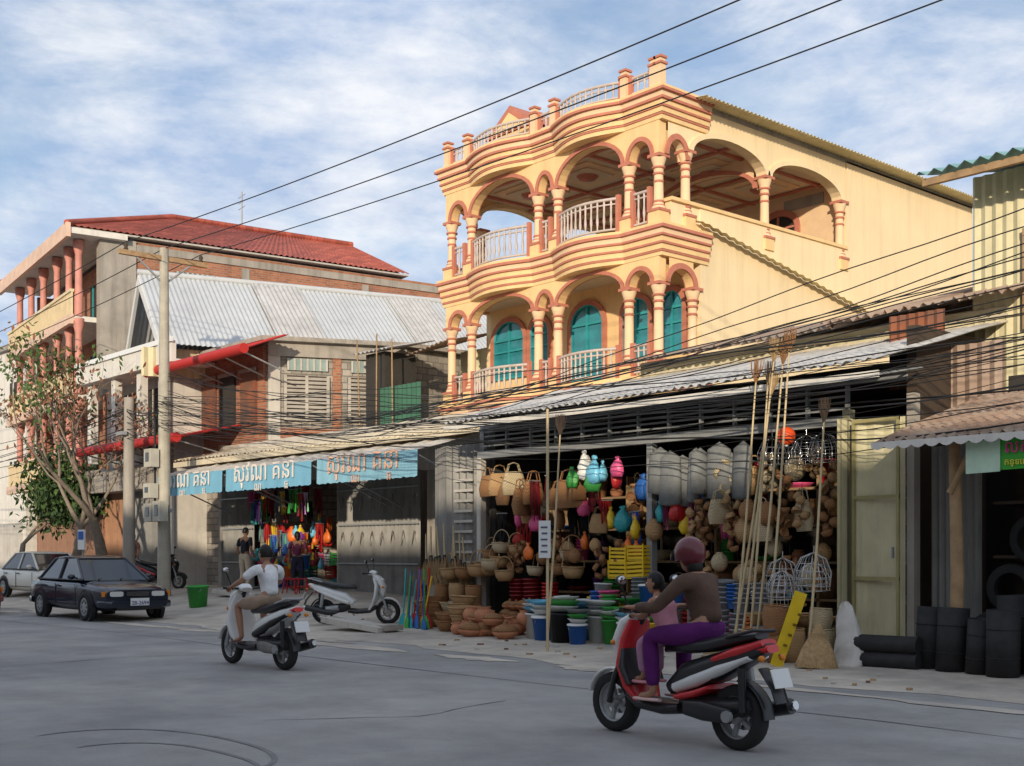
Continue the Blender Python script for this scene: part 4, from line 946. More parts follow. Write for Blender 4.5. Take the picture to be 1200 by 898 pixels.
        def kp(f):
            c=sum((me.v[i] for i in f),V())/len(f); x,z=c.x/rs,c.z/rs
            return z>.045 if x>.0 else z>-.06-hairlen*.4
        b.add([H+E@(v+V((-.006*rs,0,.008*rs))) for v in me.v],[f for f in me.f if kp(f)],'hair',True)
        if hairlen: b.ell(at(-.075,0,-.06),(.04*rs,.05*rs,.09*rs),'hair',10,q)
        T.part('hair',b)
    return T
seat=dict(pelvis=(-.34,0,.88),chest=(-.27,0,1.12),neck=(-.19,0,1.31),head=(-.14,0,1.43),
 Lsh=(-.22,.17,1.245),Lel=(-.04,.28,1.04),Lwr=(.17,.29,1.04),Rsh=(-.22,-.17,1.245),Rel=(-.04,-.28,1.04),Rwr=(.17,-.29,1.04),
 Lhip=(-.30,.09,.85),Lkn=(.10,.20,.82),Lan=(.08,.17,.385),Lto=(.22,.18,.35),Rhip=(-.30,-.09,.85),Rkn=(.10,-.20,.82),Ran=(.08,-.17,.385),Rto=(.22,-.18,.35),look=(0.0,.05,0))
person('woman in maroon helmet, brown top and purple trousers riding scooter',(-6.37,7.26,0),pi-.02,dict(seat,look=(-.15,.1,0)),CL(92,72,60),CL(92,30,100),'long','long','helmet',shoes=C(225,190,185))
child=dict(pelvis=(.02,.05,.82),chest=(.08,.06,1.0),neck=(.13,.07,1.13),head=(.16,.07,1.225),
 Lsh=(.10,.16,1.08),Lel=(.18,.2,.96),Lwr=(.27,.17,.97),Rsh=(.10,-.03,1.08),Rel=(.18,-.1,.96),Rwr=(.27,-.06,.97),
 Lhip=(.04,.11,.81),Lkn=(.24,.14,.76),Lan=(.22,.13,.50),Lto=(.31,.13,.475),Rhip=(.04,.0,.81),Rkn=(.24,-.04,.76),Ran=(.22,-.04,.50),Rto=(.31,-.04,.475),look=(.5,.1,0))
person('small child in pink top seated in front of rider',(-6.37,7.26,0),pi-.02,child,CL(235,165,180),CL(190,140,170),'none','long',s=.74,hairlen=.03,shoes=C(230,160,170))
seat2=dict(seat,pelvis=(-.28,0,.88),chest=(-.24,0,1.13),neck=(-.2,0,1.33),head=(-.16,0,1.455),Lsh=(-.22,.18,1.26),Rsh=(-.22,-.18,1.26),Lel=(-.04,.3,1.1),Rel=(-.04,-.3,1.1),Lhip=(-.24,.09,.85),Rhip=(-.24,-.09,.85),Lkn=(.2,.19,.8),Rkn=(.2,-.19,.8),Lan=(.13,.17,.385),Ran=(.13,-.17,.385),Lto=(.27,.18,.35),Rto=(.27,-.18,.35),look=(.1,.05,0))
person('man in white t-shirt and khaki shorts riding scooter',(-14.1,7.95,0),pi+.03,seat2,CL(228,228,228),CL(165,140,120),'short','short',shoes=C(90,60,50))
def stand(h=1.68):
    k=h/1.7
    return {a:(V(b)*k if a!='look' else V(b)) for a,b in dict(pelvis=(0,0,.95),chest=(.01,0,1.24),neck=(.02,0,1.47),head=(.04,0,1.6),Lsh=(.01,.19,1.39),Lel=(-.02,.25,1.12),Lwr=(.1,.24,.9),Rsh=(.01,-.19,1.39),Rel=(-.04,-.26,1.12),Rwr=(.12,-.22,.98),Lhip=(0,.1,.9),Lkn=(.05,.12,.5),Lan=(0,.12,.08),Lto=(.15,.14,.04),Rhip=(0,-.1,.9),Rkn=(.02,-.12,.5),Ran=(-.03,-.12,.08),Rto=(.12,-.14,.04),look=(0,.1,0)).items()}
person('man in dark shirt and beige trousers standing before the shop',(-30.2,16.6,g(-30.2,16.6)+.01),1.9,stand(1.72),CL(50,52,60),CL(200,185,160),'short','long',grip=False)
person('woman in patterned dark clothes standing under the awning',(-28.6,17.3,g(-28.6,17.3)+.01),2.6,stand(1.55),CL(120,60,90),CL(50,50,70),'short','long',hairlen=.05,grip=False)
person('man in grey shirt standing behind parked car',(-37.4,16.6,g(-37,16.6)+.01),-1.2,stand(1.66),CL(150,110,100),CL(50,50,60),'short','long',grip=False)
# ------------------------------------------------------------ goods library
G={}
def lib(key,mb): G[key]=mb.data(key)
def basket(prof,m,handle=0,rim=True,n=18):
    mb=MB(); inner=[(r*.93,z+.01) for r,z in prof[::-1]]; mb.lathe((0,0,0),[(0.001,prof[0][1])]+prof+inner+[(.001,prof[0][1]+.015)],m,n)
    R_,Z_=prof[-1]
    if rim: mb.tube([(R_*math.cos(a*pi/8),R_*math.sin(a*pi/8),Z_) for a in range(17)],.014,m,6,cap=False)
    if handle: mb.tube([(R_*math.cos(a),0,Z_+handle*math.sin(a)) for a in [i*pi/10 for i in range(11)]],.011,m,6)
    return mb
for k,mm in (('a','wick'),('b','wickd'),('c','wickl')):
    lib('basket_bowl_'+k,basket([(.14,0),(.2,.1),(.24,.2)],mm)); lib('basket_handle_'+k,basket([(.13,0),(.18,.08),(.2,.2)],mm,.28))
    lib('basket_tall_'+k,basket([(.15,0),(.19,.2),(.2,.42),(.18,.5)],mm)); lib('basket_tray_'+k,basket([(.2,0),(.28,.05),(.32,.08)],mm))
    mb=MB(); mb.loft([((0,0,-.55),(.2,0,0),(0,.05,0)),((0,0,-.4),(.22,0,0),(0,.09,0)),((0,0,-.2),(.17,0,0),(0,.06,0)),((0,0,-.15),(.15,0,0),(0,.03,0))],mm,14,3)
    for y in (-.03,.03): mb.tube([(-.12,y,-.16),(-.08,y,-.03),(0,y,.0),(.08,y,-.03),(.12,y,-.16)],.009,mm,5)
    lib('hanging_bag_'+k,mb)
    mb=MB(); mb.ell((0,0,-.3),(.15,.15,.17),mm,12); mb.tube([(0,0,-.13),(0,0,0)],.006,'cable',4); mb.lathe((0,0,0),[(.05,-.16),(.07,-.13),(.05,-.12)],mm,10); lib('hanging_ball_'+k,mb)
    mb=MB()
    for i in range(7):
        a=i*2.4; mb.lathe((.08*math.cos(a),.08*math.sin(a),-.2-i*.075),[(.001,-.05),(.06,-.04),(.085,.03),(.075,.03),(.05,-.03),(.001,-.035)],mm,8,Euler((i,R.uniform(-1,1),i)).to_matrix())
    mb.tube([(0,0,-.6),(0,0,0)],.006,'cable',4); lib('hanging_cluster_'+k,mb)
mb=MB(); mb.lathe((0,0,0),[(.001,0),(.08,0),(.13,.05),(.15,.12),(.12,.19),(.09,.21),(.11,.24),(.09,.235),(.08,.2),(.001,.19)],'terra',16); lib('clay_pot',mb)
mb=MB(); mb.lathe((0,0,0),[(.001,0),(.1,0),(.17,.06),(.19,.1),(.16,.1),(.001,.06)],'terra',16); mb.lathe((0,0,.1),[(.17,0),(.19,.02),(.12,.08),(.02,.11),(.03,.14),(.001,.15)],'wickd',16); lib('clay_stove',mb)
def bucket(cm,lid=None,h=.32,r=.16):
    mb=MB(); mb.lathe((0,0,0),[(.001,0),(r*.8,0),(r,h),(r*1.06,h),(r*1.06,h-.025),(r*.97,h-.02),(r*.78,.02),(.001,.02)],cm,18)
    if lid: mb.lathe((0,0,h),[(r*1.09,-.015),(r*1.09,.012),(r*.9,.02),(.001,.024)],lid,18)
    mb.tube([(r*1.05*math.cos(a),-.02-.06*math.sin(a),h-.04-.08*math.sin(a)) for a in [i*pi/8 for i in range(9)]],.005,'steel',5)
    return mb
cols={'white':(222,222,218),'blue':(50,100,175),'red':(190,40,40),'yellow':(235,195,45),'green':(70,165,75),'pink':(225,90,140),'grey':(130,132,135),'teal':(50,160,165),'orange':(230,115,45),'purple':(125,65,155),'black':(28,28,30),'cyan':(115,190,220),'maroon':(130,32,34)}
for k,c in cols.items():
    lib('bucket_'+k,bucket(C(*c,.4),C(*cols['white'],.4) if k in('blue','red') else None))
    mb=MB()
    for i in range(5): mb.lathe((0,0,i*.07),[(.12+.0*i,.0),(.16,.2),(.17,.2),(.17,.18)],C(*c,.4),16)
    mb.lathe((0,0,.28),[(.15,.19),(.001,.05)],C(*c,.4),16); lib('bucket_stack_'+k,mb)
    mb=MB(); mb.lathe((0,0,0),[(.001,0),(.2,0),(.28,.1),(.3,.1),(.29,.085),(.2,.02),(.001,.015)],C(*c,.4),20); lib('basin_'+k,mb)
    mb=MB(); mb.lathe((0,0,0),[(.001,-.42),(.11,-.40),(.15,-.31),(.14,-.2),(.07,-.1),(.03,-.06),(.06,-.02),(.03,0)],C(*c,.3,spec=.5,bump=1,bscale=14),12,None,True,1,.6)
    for v in mb.v: v.x*=1+R.uniform(-.22,.22); v.y*=1+R.uniform(-.25,.25); v.z+=R.uniform(-.02,.02)
    lib('hanging_plastic_bag_'+k,mb)
    mb=MB(); n=5
    for i in range(n):
        x=-.13+i*.055; L_=-.5-.2*R.random()
        mb.add([(x,.02*math.sin(i*2),0),(x+.045,.02*math.sin(i*2+1.5),0),(x+.05+R.uniform(-.02,.02),.03*math.sin(i*3),L_*.5),(x-.005+R.uniform(-.02,.02),.03,L_*.5),(x+.04+R.uniform(-.03,.03),.02,L_),(x,.04*math.sin(i),L_)],[(0,1,2,3),(3,2,4,5)],C(*[int(q*R.uniform(.6,1)) for q in c],.8,bump=.8,bscale=15))
    mb.tube([(-.16,0,0),(.17,0,0)],.012,'steel',5); lib('hanging_cloth_'+k,mb)
    mb=MB(); mb.tube([(0,0,.25),(0,0,1.2)],.018,C(*c,.4),6)
    mb.loft([((0,0,0),(.15,0,0),(0,.03,0)),((0,0,.18),(.1,0,0),(0,.03,0)),((0,0,.27),(.03,0,0),(0,.02,0))],C(*c,.5),10,3); lib('plastic_broom_'+k,mb)
    mb=MB(); mb.box(-.2,.2,-.15,.15,0,.02,C(*c,.4))
    for i in range(4):
        z=.03+i*.07; 
        for (x0,x1,y0,y1) in ((-.2,.2,-.15,-.14),(-.2,.2,.14,.15),(-.2,-.19,-.14,.14),(.19,.2,-.14,.14)): mb.box(x0,x1,y0,y1,z,z+.045,C(*c,.4))
    for x in (-.195,.195):
        for y in (-.145,.145): mb.box(x-.012,x+.012,y-.012,y+.012,.02,.31,C(*c,.4))
    lib('plastic_crate_'+k,mb)
mb=MB()
for i in range(70):
    a=R.uniform(-.5,.5); b_=R.uniform(-.12,.12); mb.tube([(a*.06,b_*.2,.55),(a*.22,b_,.25),(a*.5,b_*1.3,0)],[.004,.004,.002],'straw',3)
mb.tube([(0,0,.45),(0,0,1.15)],[.022,.014],'bamboo',6); mb.lathe((0,0,0),[(.03,.42),(.045,.5),(.03,.58)],'cable',8); lib('straw_broom',mb)
mb=MB(); mb.lathe((0,0,0),[(.30,0),(.22,.25),(.09,.5),(.03,.62)],'straw',14,None,True,1,.45)
for i in range(50):
    a=i*2*pi/50; mb.tube([(.30*math.cos(a),.135*math.sin(a),0),(.1*math.cos(a),.045*math.sin(a),.48)],.006,'straw',3)
lib('fan_broom',mb)
mb=MB()
for i in range(14):
    a=i*2*pi/14; mb.tube([(.24*math.cos(a),.24*math.sin(a),0),(.25*math.cos(a),.25*math.sin(a),.2),(.17*math.cos(a),.17*math.sin(a),.38),(0,0,.46)],.004,'chrome',4)
for z,r_ in ((0,.24),(.1,.247),(.2,.25),(.3,.21)): mb.tube([(r_*math.cos(a*pi/8),r_*math.sin(a*pi/8),z) for a in range(17)],.005,'chrome',4,cap=False)
mb.tube([(0,0,.46),(0,0,.55)],.008,'chrome',5); lib('wire_cage',mb)
mb=MB(); mb.lathe((0,0,0),[(.001,-.75),(.17,-.72),(.18,-.4),(.17,-.1),(.05,-.03),(0.001,0)],mat('grey_mesh',(.30,.31,.31),.7,var=.2,scale=9,kind='weave',p=(20,)),14,None,True,1,.5)
for v in mb.v: v.x*=1+R.uniform(-.08,.08)
lib('hanging_fish_trap',mb)
mb=MB(); mb.lathe((0,0,0),[(.001,0),(.17,0),(.17,.7),(.16,.7),(.15,.05),(0.001,.04)],'rubber',20)
for z in (.2,.5): mb.tube([(.172*math.cos(a*pi/8),.172*math.sin(a*pi/8),z) for a in range(17)],.007,'rubber',5,cap=False)
lib('rubber_bin',mb)
redp=C(185,40,42)
mb=MB(); mb.box(-.2,.2,-.2,.2,.42,.45,redp); 
for x in (-1,1):
    for y in (-1,1): mb.tube([(x*.15,y*.15,.42),(x*.2,y*.2,0)],[.025,.02],redp,6)
mb.tube([(-.18,-.18,.2),(.18,-.18,.2),(.18,.18,.2),(-.18,.18,.2),(-.18,-.18,.2)],.012,redp,5)
lib('stool_red',mb)
mb=MB(); mb.lathe((0,0,0),[(.001,-.34),(.07,-.32),(.14,-.22),(.15,-.16),(.1,-.06),(.04,-.03),(.03,0)],C(165,45,38,.6),14); mb.tube([(0,0,-.34),(0,0,-.55)],.02,C(180,60,45),6); lib('hanging_lantern',mb)
NM=dict(basket_bowl=('wicker_basket','round woven wicker basket bowl','basket'),basket_handle=('wicker_basket','woven basket with arched handle','basket'),basket_tall=('wicker_basket','tall woven wicker basket','basket'),basket_tray=('wicker_tray','flat woven winnowing tray','tray'),
 hanging_bag=('woven_bag','woven straw handbag hanging from shop rack','bag'),hanging_ball=('woven_lampshade','round woven ball hanging from string','basket'),hanging_cluster=('basket_cluster','string of small woven baskets hanging together','basket'),clay_pot=('clay_pot','terracotta clay pot on the pavement','pot'),clay_stove=('clay_stove','terracotta pot with woven lid','pot'),
 bucket_stack=('bucket_stack','stack of nested plastic buckets','bucket'),bucket=('plastic_bucket','plastic bucket with wire handle','bucket'),basin=('plastic_basin','wide shallow plastic basin','basin'),hanging_plastic_bag=('plastic_bag','bulging plastic bag hanging in shop front','bag'),hanging_cloth=('hanging_cloth','strips of cloth hanging from a rail','cloth'),
 plastic_broom=('broom','plastic broom with bright handle','broom'),plastic_crate=('plastic_crate','slatted plastic crate','crate'),straw_broom=('straw_broom','straw broom with bamboo handle','broom'),fan_broom=('fan_broom','wide fan shaped straw broom head','broom'),wire_cage=('wire_cage','domed wire cage','cage'),hanging_fish_trap=('mesh_sack','grey mesh sack hanging from rack','mesh sack'),rubber_bin=('rubber_bin','black recycled rubber bin standing upright','bin'),stool_red=('plastic_stool','red plastic stool on the pavement','stool'),hanging_lantern=('paper_lantern','red hanging lantern in shop front','lantern'))
def put(key,x,y,z,s=1,rz=None,rot=None):
    fam=key
    while fam not in NM: fam=fam.rsplit('_',1)[0]
    nm,lb,ct=NM[fam]; suf=key[len(fam)+1:]
    if suf in cols: lb=suf+' '+lb
    elif suf in('a','b','c'): lb={'a':'tan ','b':'brown ','c':'pale '}[suf]+lb
    if len(lb.split())<4: lb+=' for sale'
    mko(nm,G[key],None,lb,ct,nm.replace('_',' ')+'s on sale at the shops',loc=(x,y,z),rot=rot or (R.uniform(-.06,.06),R.uniform(-.06,.06),R.uniform(0,6.28) if rz is None else rz),scale=s*R.uniform(.88,1.12))
ck=list(cols)
bright=['blue','red','yellow','green','pink','teal','orange','purple','cyan','white','black','maroon','grey']
def stack(key,x,y,n,dz,s=1):
    for i in range(n): put(key,x+R.uniform(-.02,.02),y+R.uniform(-.02,.02),g(x,y)+i*dz*s,s)
for i,x in enumerate([-18.9,-18.5,-18.1,-17.7,-17.3]):
    stack('basket_bowl_'+'abcab'[i],x,14.2+R.uniform(-.1,.1),3+i%2,.14,.95)
for i,x in enumerate([-17.6,-17.2,-16.8]): stack('basket_bowl_'+'bab'[i],x,13.8,2+i%2,.14,.9)
for i,x in enumerate([-19.0,-18.5,-18.0]): stack('basket_tall_'+'bab'[i],x,14.75,2,.42,.85)
for i,x in enumerate([-18.7,-18.3,-17.9,-17.5,-17.1]): put('basket_handle_'+'abaca'[i],x,14.75,g(x,14.7)+.85+R.uniform(0,.25),1)
for i in range(12): put('basket_handle_'+R.choice('abc'),R.uniform(-18.0,-15.4),14.85,R.uniform(1.0,1.5),.9)
for i in range(24): x=R.uniform(-17.0,-15.4); y=R.uniform(13.3,14.4); put(R.choice(['clay_pot','clay_pot','clay_stove']),x,y,g(x,y)+R.choice([0,0,.2]),R.uniform(.8,1.25))
for i in range(8): x=-17.0+i*.2; stack('clay_stove',x,14.75,3,.2,.9)
for i,k in enumerate(['maroon','maroon','red']): x=-17.0+i*.42; stack('bucket_stack_'+k,x,15.0,2,.45,.95)
for i,(k,x,y,s) in enumerate([('white',-15.3,13.9,1.3),('blue',-14.9,13.7,1.3),('black',-14.35,13.6,1.5),('white',-14.9,14.2,1.2),('cyan',-14.4,14.2,1.3),('white',-13.9,14.0,1.3),('green',-13.5,13.9,1.1),('blue',-13.9,13.5,1.0),('red',-13.1,13.8,1.1),('yellow',-12.7,14.0,1.1)]):
    put('bucket_'+k,x,y,g(x,y),s); 
    for q in range(3): put('basin_'+R.choice(['white','grey','green','cyan','white']),x,y,g(x,y)+.32*s+.02+q*.07,.62*s,None)
for i in range(56):
    x=R.uniform(-15.2,-11.0); y=R.uniform(14.2,15.2); k=R.choice(['bucket_','plastic_crate_','basin_','bucket_','bucket_stack_'])+R.choice(['grey','white','cyan','yellow','pink','red','blue','green','orange','white'])
    put(k,x,y,g(x,y)+R.choice([0,.3,.6]),R.uniform(.75,1.1))
for (x,z) in ((-14.25,1.05),(-14.25,1.3),(-13.85,1.05),(-13.85,1.35)): put('plastic_crate_yellow',x,14.9,z,.9,0)
for i in range(3): put('bucket_stack_grey',-11.7+i*.35,14.4,g(-12,14.4),1.1); put('bucket_stack_grey',-11.7+i*.35,14.4,.55,1.0)
T=Thing('shop_shelf','dark wooden display shelving inside the shop','shelf',(-14,17,.13)); w=MB()
for z in (.7,1.3,1.9,2.5): w.box(-17.9,-9.4,16.6,17.2,z,z+.04,'wood')
for x in (-17.9,-15.8,-13.7,-11.6,-9.45): w.box(x,x+.05,16.6,17.2,.13,2.9,'wood')
T.part('frame',w)
for z in (.13,.74,1.34,1.94,2.54):
    x=-17.7
    while x<-9.6:
        k=R.choice(['bucket_'+R.choice(ck),'basket_bowl_a','basket_tall_b','plastic_crate_'+R.choice(ck),'clay_pot','basin_'+R.choice(ck),'basket_handle_c','bucket_stack_'+R.choice(ck)]); put(k,x,16.8,z,.85); x+=R.uniform(.42,.6)
def hang(keys,x0,x1,y,z0,z1,n,s0=.85,s1=1.1):
    for i in range(n):
        x=x0+(x1-x0)*(i+.5)/n+R.uniform(-.12,.12); put(R.choice(keys),x,y+R.uniform(-.12,.12),R.uniform(z0,z1),R.uniform(s0,s1))
hang(['hanging_bag_a','hanging_bag_c','hanging_bag_b','hanging_ball_c','hanging_bag_b','hanging_cloth_maroon'],-17.8,-14.8,14.9,2.75,3.2,13,.8,1.2)
hang(['hanging_bag_a','hanging_bag_b','hanging_lantern','hanging_cloth_maroon','hanging_cloth_red','hanging_plastic_bag_pink','hanging_cloth_black'],-17.6,-14.6,15.1,2.2,2.5,13,.8,1.05)
hang(['hanging_ball_a','hanging_cluster_b','hanging_lantern','hanging_ball_b','hanging_cluster_b','hanging_plastic_bag_orange'],-17.2,-13.8,14.8,1.6,1.95,14,.7,1)
hang(['hanging_plastic_bag_'+k for k in ('pink','red','yellow','cyan','green','white')],-15.3,-14.0,14.65,2.95,3.25,8,.8,1.1)
hang(['hanging_fish_trap'],-13.6,-11.6,14.9,3.0,3.2,8,1,1.15)
hang(['hanging_bag_c','hanging_plastic_bag_yellow','hanging_cloth_blue','hanging_ball_a','hanging_cloth_pink','hanging_lantern','hanging_plastic_bag_teal','hanging_cluster_b','hanging_plastic_bag_red'],-14.6,-11.6,14.95,2.0,2.4,15,.7,1.05)
hang(['hanging_ball_a','hanging_cluster_b','hanging_cloth_red','hanging_bag_a','hanging_plastic_bag_blue'],-14.6,-11.6,15.3,2.6,2.9,9)
hang(['hanging_cluster_a','hanging_cluster_c','hanging_ball_c','hanging_bag_a','hanging_cluster_b'],-12.3,-10.1,14.9,2.9,3.2,9)
hang(['hanging_cluster_a','hanging_cluster_b','hanging_ball_a','hanging_ball_b','hanging_bag_c'],-12.6,-10.1,14.7,2.1,2.5,13)
hang(['hanging_cluster_a','hanging_ball_c','hanging_ball_a','hanging_cluster_b'],-12.4,-10.1,14.9,1.4,1.8,11)
for i in range(4): put('wire_cage',-10.9+i*.3,14.5,2.75,.8,0)
for i,(x,y) in enumerate([(-10.35,13.4),(-10.05,13.5),(-9.75,13.4),(-9.45,13.6),(-10.15,13.1),(-9.85,13.2)]): stack('basket_tall_'+'abacab'[i],x,y,1+(i%2),.4,.8); 
for i in range(6): x=-10.5+i*.2; put('basket_bowl_a',x,13.7,g(x,13.7)+.45,.8)
for i in range(5): put('wire_cage',-9.6+R.uniform(-.3,.35),13.3+R.uniform(-.2,.2),1.05+R.uniform(-.3,.4),.85)
put('fan_broom',-9.05,12.95,.03,1.0,.7); put('fan_broom',-10.75,13.1,.1,.6,.7)
mb=MB(); yb=C(225,190,40); mb.obox((0,0,.48),(.16,.02,1.0),yb,(.1,.32,0)); 
for i in range(6): mb.obox((-.1+i*.06,-.03,.15+i*.13),(.05,.02,.03),C(120,90,20),(.1,.32,0))
mko('yellow_level_board',mb.data('board'),None,'yellow slotted plastic board leaning by baskets','board',loc=(-9.4,12.85,.02),rot=(0,0,.6))
def longbroom(x,y,h,tx,ty,top='wickd',brs=True):
    mb=MB(); P=V((0,0,0)); Q=V((tx,ty,h)); mb.tube([P,P.lerp(Q,.5)+V((.02,0,0)),Q],[.02,.018,.012],'bamboo',6)
    if brs:
        d=(Q-P).normalized()
        for i in range(30):
            a=R.uniform(0,6.28); r_=R.uniform(.02,.08); mb.tube([Q-d*.05,Q+d*.15+V((math.cos(a)*r_,math.sin(a)*r_,0)),Q+d*.3+V((math.cos(a)*r_*1.2,math.sin(a)*r_*1.2,0))],[.006,.005,.002],top,3)
    mko('bamboo_broom',mb.data('bamboo_broom'),None,'very long bamboo ceiling broom leaning on the shop canopy','broom','long bamboo brooms leaning at the shop',loc=(x,y,g(x,y)))
for x,tx,h,t_ in ((-10.55,.1,3.8,'wickd'),(-10.45,.3,4.05,'straw'),(-10.3,.05,3.75,'darkb'),(-10.2,.2,4.0,'wickd'),(-10.6,.4,3.6,'straw'),(-10.0,.1,4.15,'wickd')): longbroom(x,13.2,h,tx,.35,t_)
longbroom(-9.15,12.9,3.15,-.1,.5,'darkb'); longbroom(-13.75,12.7,3.3,-.02,.3,'darkb')
mb=MB(); mb.ell((0,0,0),.13,C(230,85,40,.4),16); mb.ell((0,0,-.12),(.03,.03,.03),C(220,220,210),8); mko('orange_ball',mb.data('ball'),None,'orange plastic ball hanging under the canopy','ball',loc=(-10.35,14.1,3.1))
T=Thing('sign_post','white sign board fixed to thin pole at pavement edge','sign',(-13.3,12.3,.02)); w=MB(); w.tube([(-13.3,12.3,0),(-13.3,12.3,3.6)],.022,'bamboo',6); T.part('pole',w)
w=MB(); w.box(-13.44,-13.2,12.25,12.27,1.4,1.95,'white'); o=T.part('board',w)
for i in range(5): w=MB(); w.box(-13.39+.02*(i%2),-13.25,12.243,12.249,1.48+i*.09,1.505+i*.09,C(90,90,110)); T.part('lettering',w,parent=o)
for x,y in ((-8.05,13.9),(-7.68,13.75),(-7.3,13.7),(-6.95,13.6)): put('rubber_bin',x,y,g(x,y),1.0)
put('rubber_bin',-7.0,14.1,.05,1.35); put('rubber_bin',-6.6,13.9,.05,1.4)
for (x,z,l) in ((-8.6,.11,1.1),(-8.5,.31,.9)):
    mb=MB(); mb.tube([(-l/2,0,0),(l/2,.1,0)],.11,'rubber',16); mb.tube([(-l/2-.003,0,0),(-l/2-.001,0,0)],.05,'dark',10); mko('rubber_roll',mb.data('rubber_roll'),None,'black rubber sheet rolled up lying on pavement','rubber roll','black rubber rolls on the pavement',loc=(x,13.55,z+.02))
for i in range(8):
    mb=MB(); mb.lathe((0,0,0),[(.2,-.06),(.29,-.07),(.32,0),(.29,.07),(.2,.06)],'tyre',20,Matrix.Rotation(pi/2,3,'X')); mko('tyre',mb.data('tyre'),None,'worn black tyre stacked inside the dim workshop','tyre','tyres stored in the workshop',loc=(-7.8+i*.3,14.9,.4+(i%3)*.62),rot=(0,R.uniform(-.2,.2),R.uniform(-.4,.4)))
mb=MB(); mb.loft([((0,0,0),(.2,0,0),(0,.1,0)),((.02,0,.12),(.21,.03,0),(0,.10,0)),((.03,0,.25),(.16,.05,0),(0,.12,0)),((.0,0,.38),(.17,.03,0),(0,.06,0)),((.0,0,.5),(.13,.03,0),(0,.08,0)),((-.04,0,.62),(.13,.0,0),(0,.05,0)),((-.05,.02,.76),(.07,0,0),(0,.04,0)),((-.07,.02,.82),(.02,0,0),(0,.02,0))],mat('white_cloth',(.66,.62,.57),.9,var=.15,scale=6,bump=1,bscale=5),18,2.0)
for v in mb.v: v.x+=R.uniform(-.025,.025); v.y+=R.uniform(-.025,.025)
mko('white_sack',mb.data('sack'),None,'draped off white plastic sheet tied at post','sack',loc=(-8.95,13.5,.03))
for i in range(22): x=R.uniform(-32.0,-28.0); put('bucket_'+R.choice(bright),x,R.uniform(17.5,18.2),zf+R.choice([0,.3,.6]),R.uniform(.8,1.2))
for i in range(16): x=R.uniform(-31.8,-28.0); put('plastic_crate_'+R.choice(bright),x,R.uniform(18.2,18.8),zf+R.choice([0,.35,.7,1.0]),1.1)
hang(['hanging_cloth_'+k for k in bright]+['hanging_cloth_maroon','hanging_cloth_black','hanging_bag_b'],-31.8,-27.9,17.6,2.9,3.4,26,.8,1.1)
hang(['hanging_cloth_'+k for k in bright]+['hanging_plastic_bag_'+k for k in bright],-31.8,-27.9,18.0,2.0,2.5,26,.7,1)
hang(['hanging_plastic_bag_'+k for k in bright]+['hanging_bag_a'],-31.8,-27.9,17.7,1.3,1.8,22,.6,.9)
hang(['hanging_cloth_'+k for k in ('pink','red','green','white')],-27.7,-26.8,16.6,2.9,3.2,4)
put('stool_red',-27.0,16.6,g(-27,16.6),.8,0.2); put('stool_red',-27.6,16.5,g(-27.5,16.5),.8,0.7)
for i in range(12): x=-19.1+i*.085; y=13.75+R.uniform(-.1,.25); put('plastic_broom_'+['teal','yellow','red','blue','green','teal','orange','blue','yellow','red','green','blue'][i],x,y,g(x,y),.85,None,(R.uniform(-.2,.0),R.uniform(-.15,.15),R.uniform(-.4,.4)))
for i in range(9): x=-19.7+i*.16; put('straw_broom',x,14.9,g(x,15)+.7,.95,0)
put('bucket_green',-27.6,13.9,g(-27.6,13.9),1.5,0)
mb=MB(); mb.obox((0,0,.12),(1.5,.5,.1),'concl',(0,.1,.2)); mb.obox((.3,.25,.06),(1.1,.4,.1),'conc',(0,-.05,-.1)); mb.obox((-.5,.1,.2),(.5,.35,.09),'concl',(.1,.2,.6)); mko('rubble_slab',mb.data('slab'),None,'broken concrete slabs piled on the pavement','rubble',loc=(-19.0,12.8,g(-19.0,12.8)))
mb=MB(); mb.obox((0,0,.07),(1.9,.7,.14),'concl',(0,.05,.1)); mko('concrete_ramp',mb.data('ramp'),None,'small concrete ramp slab leading to the shop','ramp',loc=(-28.6,15.7,g(-28.6,15.7)),bev=.02)
T=Thing('street_sign','small blue and white sign on post beside tree','sign',(-36.5,14.6,.2)); w=MB(); w.tube([(-36.5,14.6,.1),(-36.5,14.6,2.1)],.03,'steel',6); T.part('post',w); w=MB(); w.box(-36.75,-36.25,14.54,14.58,1.6,2.2,'white'); w.box(-36.7,-36.3,14.53,14.538,1.9,2.15,C(30,90,170)); T.part('board',w)
for i in range(40):
    x=R.uniform(-16,-7); y=R.uniform(11.6,13.2); mb=MB(); mb.obox((0,0,.012),(R.uniform(.03,.12),R.uniform(.02,.06),.02),R.choice(['wood','straw','rust2','concl']),(0,0,R.uniform(0,3))); mko('litter_scrap',mb.data('litter'),None,'small scrap of litter on dusty pavement','litter','litter scraps on the pavement',loc=(x,y,g(x,y)))
# ------------------------------------------------------------ camera, sun, sky
cd=bpy.data.cameras.new('camera'); cam=bpy.data.objects.new('camera',cd); COL.objects.link(cam); cam.location=(0,0,1.45); cam.rotation_euler=(pi/2,0,math.radians(48.9)); cd.lens=43.08; cd.sensor_width=36; cd.shift_y=.1675; cd.clip_end=3000; cd.clip_start=.05; sc.camera=cam
el=math.radians(14); az=math.radians(139)
S_=V((math.sin(az)*math.cos(el),math.cos(az)*math.cos(el),math.sin(el)))
ld=bpy.data.lights.new('sun','SUN'); ld.energy=3.8; ld.angle=math.radians(1.0); ld.color=(1,.87,.68); lo=bpy.data.objects.new('sun',ld); COL.objects.link(lo); lo.rotation_euler=S_.to_track_quat('Z','Y').to_euler()
wd=bpy.data.worlds.new('World'); sc.world=wd; wd.use_nodes=True; nt=wd.node_tree; N=nt.nodes; L=nt.links
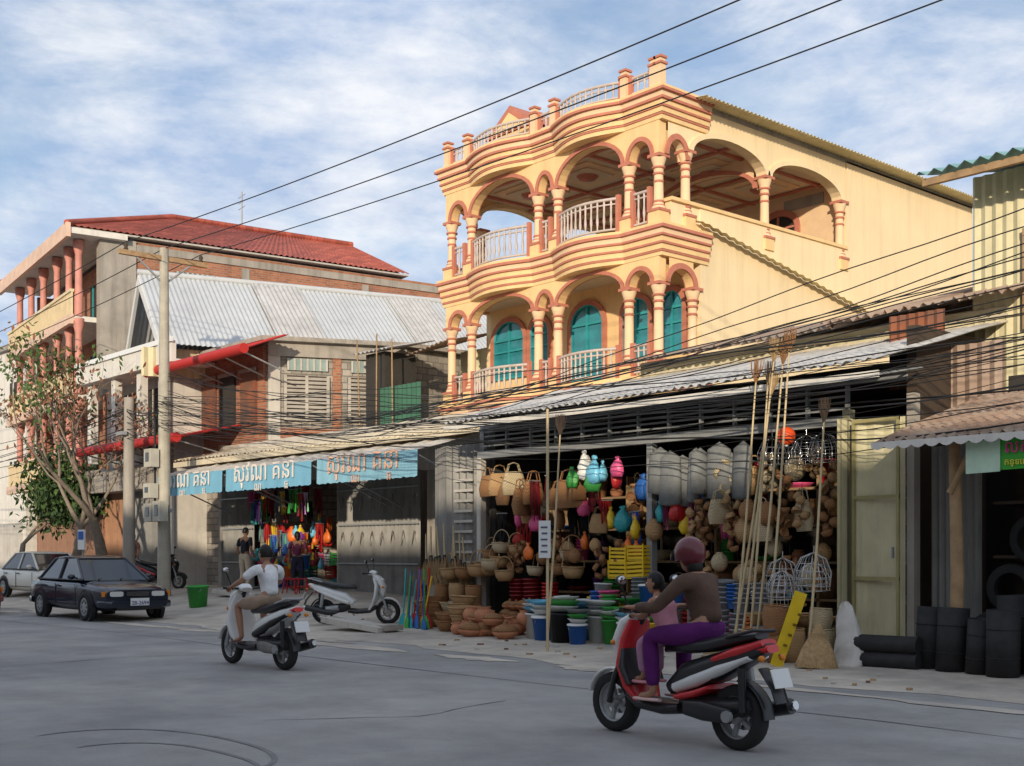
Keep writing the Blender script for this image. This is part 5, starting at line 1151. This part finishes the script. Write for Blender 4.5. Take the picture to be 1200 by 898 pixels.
bg=N['Background']; sky=N.new('ShaderNodeTexSky'); sky.sky_type='NISHITA'; sky.sun_disc=False; sky.sun_elevation=el; sky.sun_rotation=az; sky.dust_density=.6; sky.ozone_density=2.0
L.new(sky.outputs[0],bg.inputs[0]); bg.inputs[1].default_value=.15
b2=N.new('ShaderNodeBackground'); b2.inputs[1].default_value=1.25
tc=N.new('ShaderNodeTexCoord'); mp=N.new('ShaderNodeMapping'); mp.inputs['Scale'].default_value=(1,1,2.6); mp.inputs['Rotation'].default_value=(0.1,.15,.4); L.new(tc.outputs['Generated'],mp.inputs[0])
n1=N.new('ShaderNodeTexNoise'); n1.inputs['Scale'].default_value=4.2; n1.inputs['Detail'].default_value=11; n1.inputs['Roughness'].default_value=.62; n1.inputs['Distortion'].default_value=.5; L.new(mp.outputs[0],n1.inputs['Vector'])
r1=N.new('ShaderNodeMapRange'); r1.inputs[1].default_value=.36; r1.inputs[2].default_value=.60; r1.inputs[3].default_value=.4; r1.inputs[4].default_value=1; r1.interpolation_type='SMOOTHSTEP'; L.new(n1.outputs['Fac'],r1.inputs[0])
n2=N.new('ShaderNodeTexNoise'); n2.inputs['Scale'].default_value=9; n2.inputs['Detail'].default_value=11; n2.inputs['Roughness'].default_value=.62; L.new(mp.outputs[0],n2.inputs['Vector'])
r2=N.new('ShaderNodeMapRange'); r2.inputs[1].default_value=.34; r2.inputs[2].default_value=.66; L.new(n2.outputs['Fac'],r2.inputs[0])
cr=N.new('ShaderNodeMix'); cr.data_type='RGBA'; cr.inputs['A'].default_value=(.36,.46,.64,1); cr.inputs['B'].default_value=(.74,.76,.80,1); L.new(r2.outputs[0],cr.inputs['Factor']); L.new(cr.outputs['Result'],b2.inputs[0])
ms=N.new('ShaderNodeMixShader'); L.new(r1.outputs[0],ms.inputs[0]); L.new(bg.outputs[0],ms.inputs[1]); L.new(b2.outputs[0],ms.inputs[2]); L.new(ms.outputs[0],N['World Output'].inputs[0])
sc.view_settings.view_transform='Standard'; sc.view_settings.look='None'; sc.view_settings.exposure=0
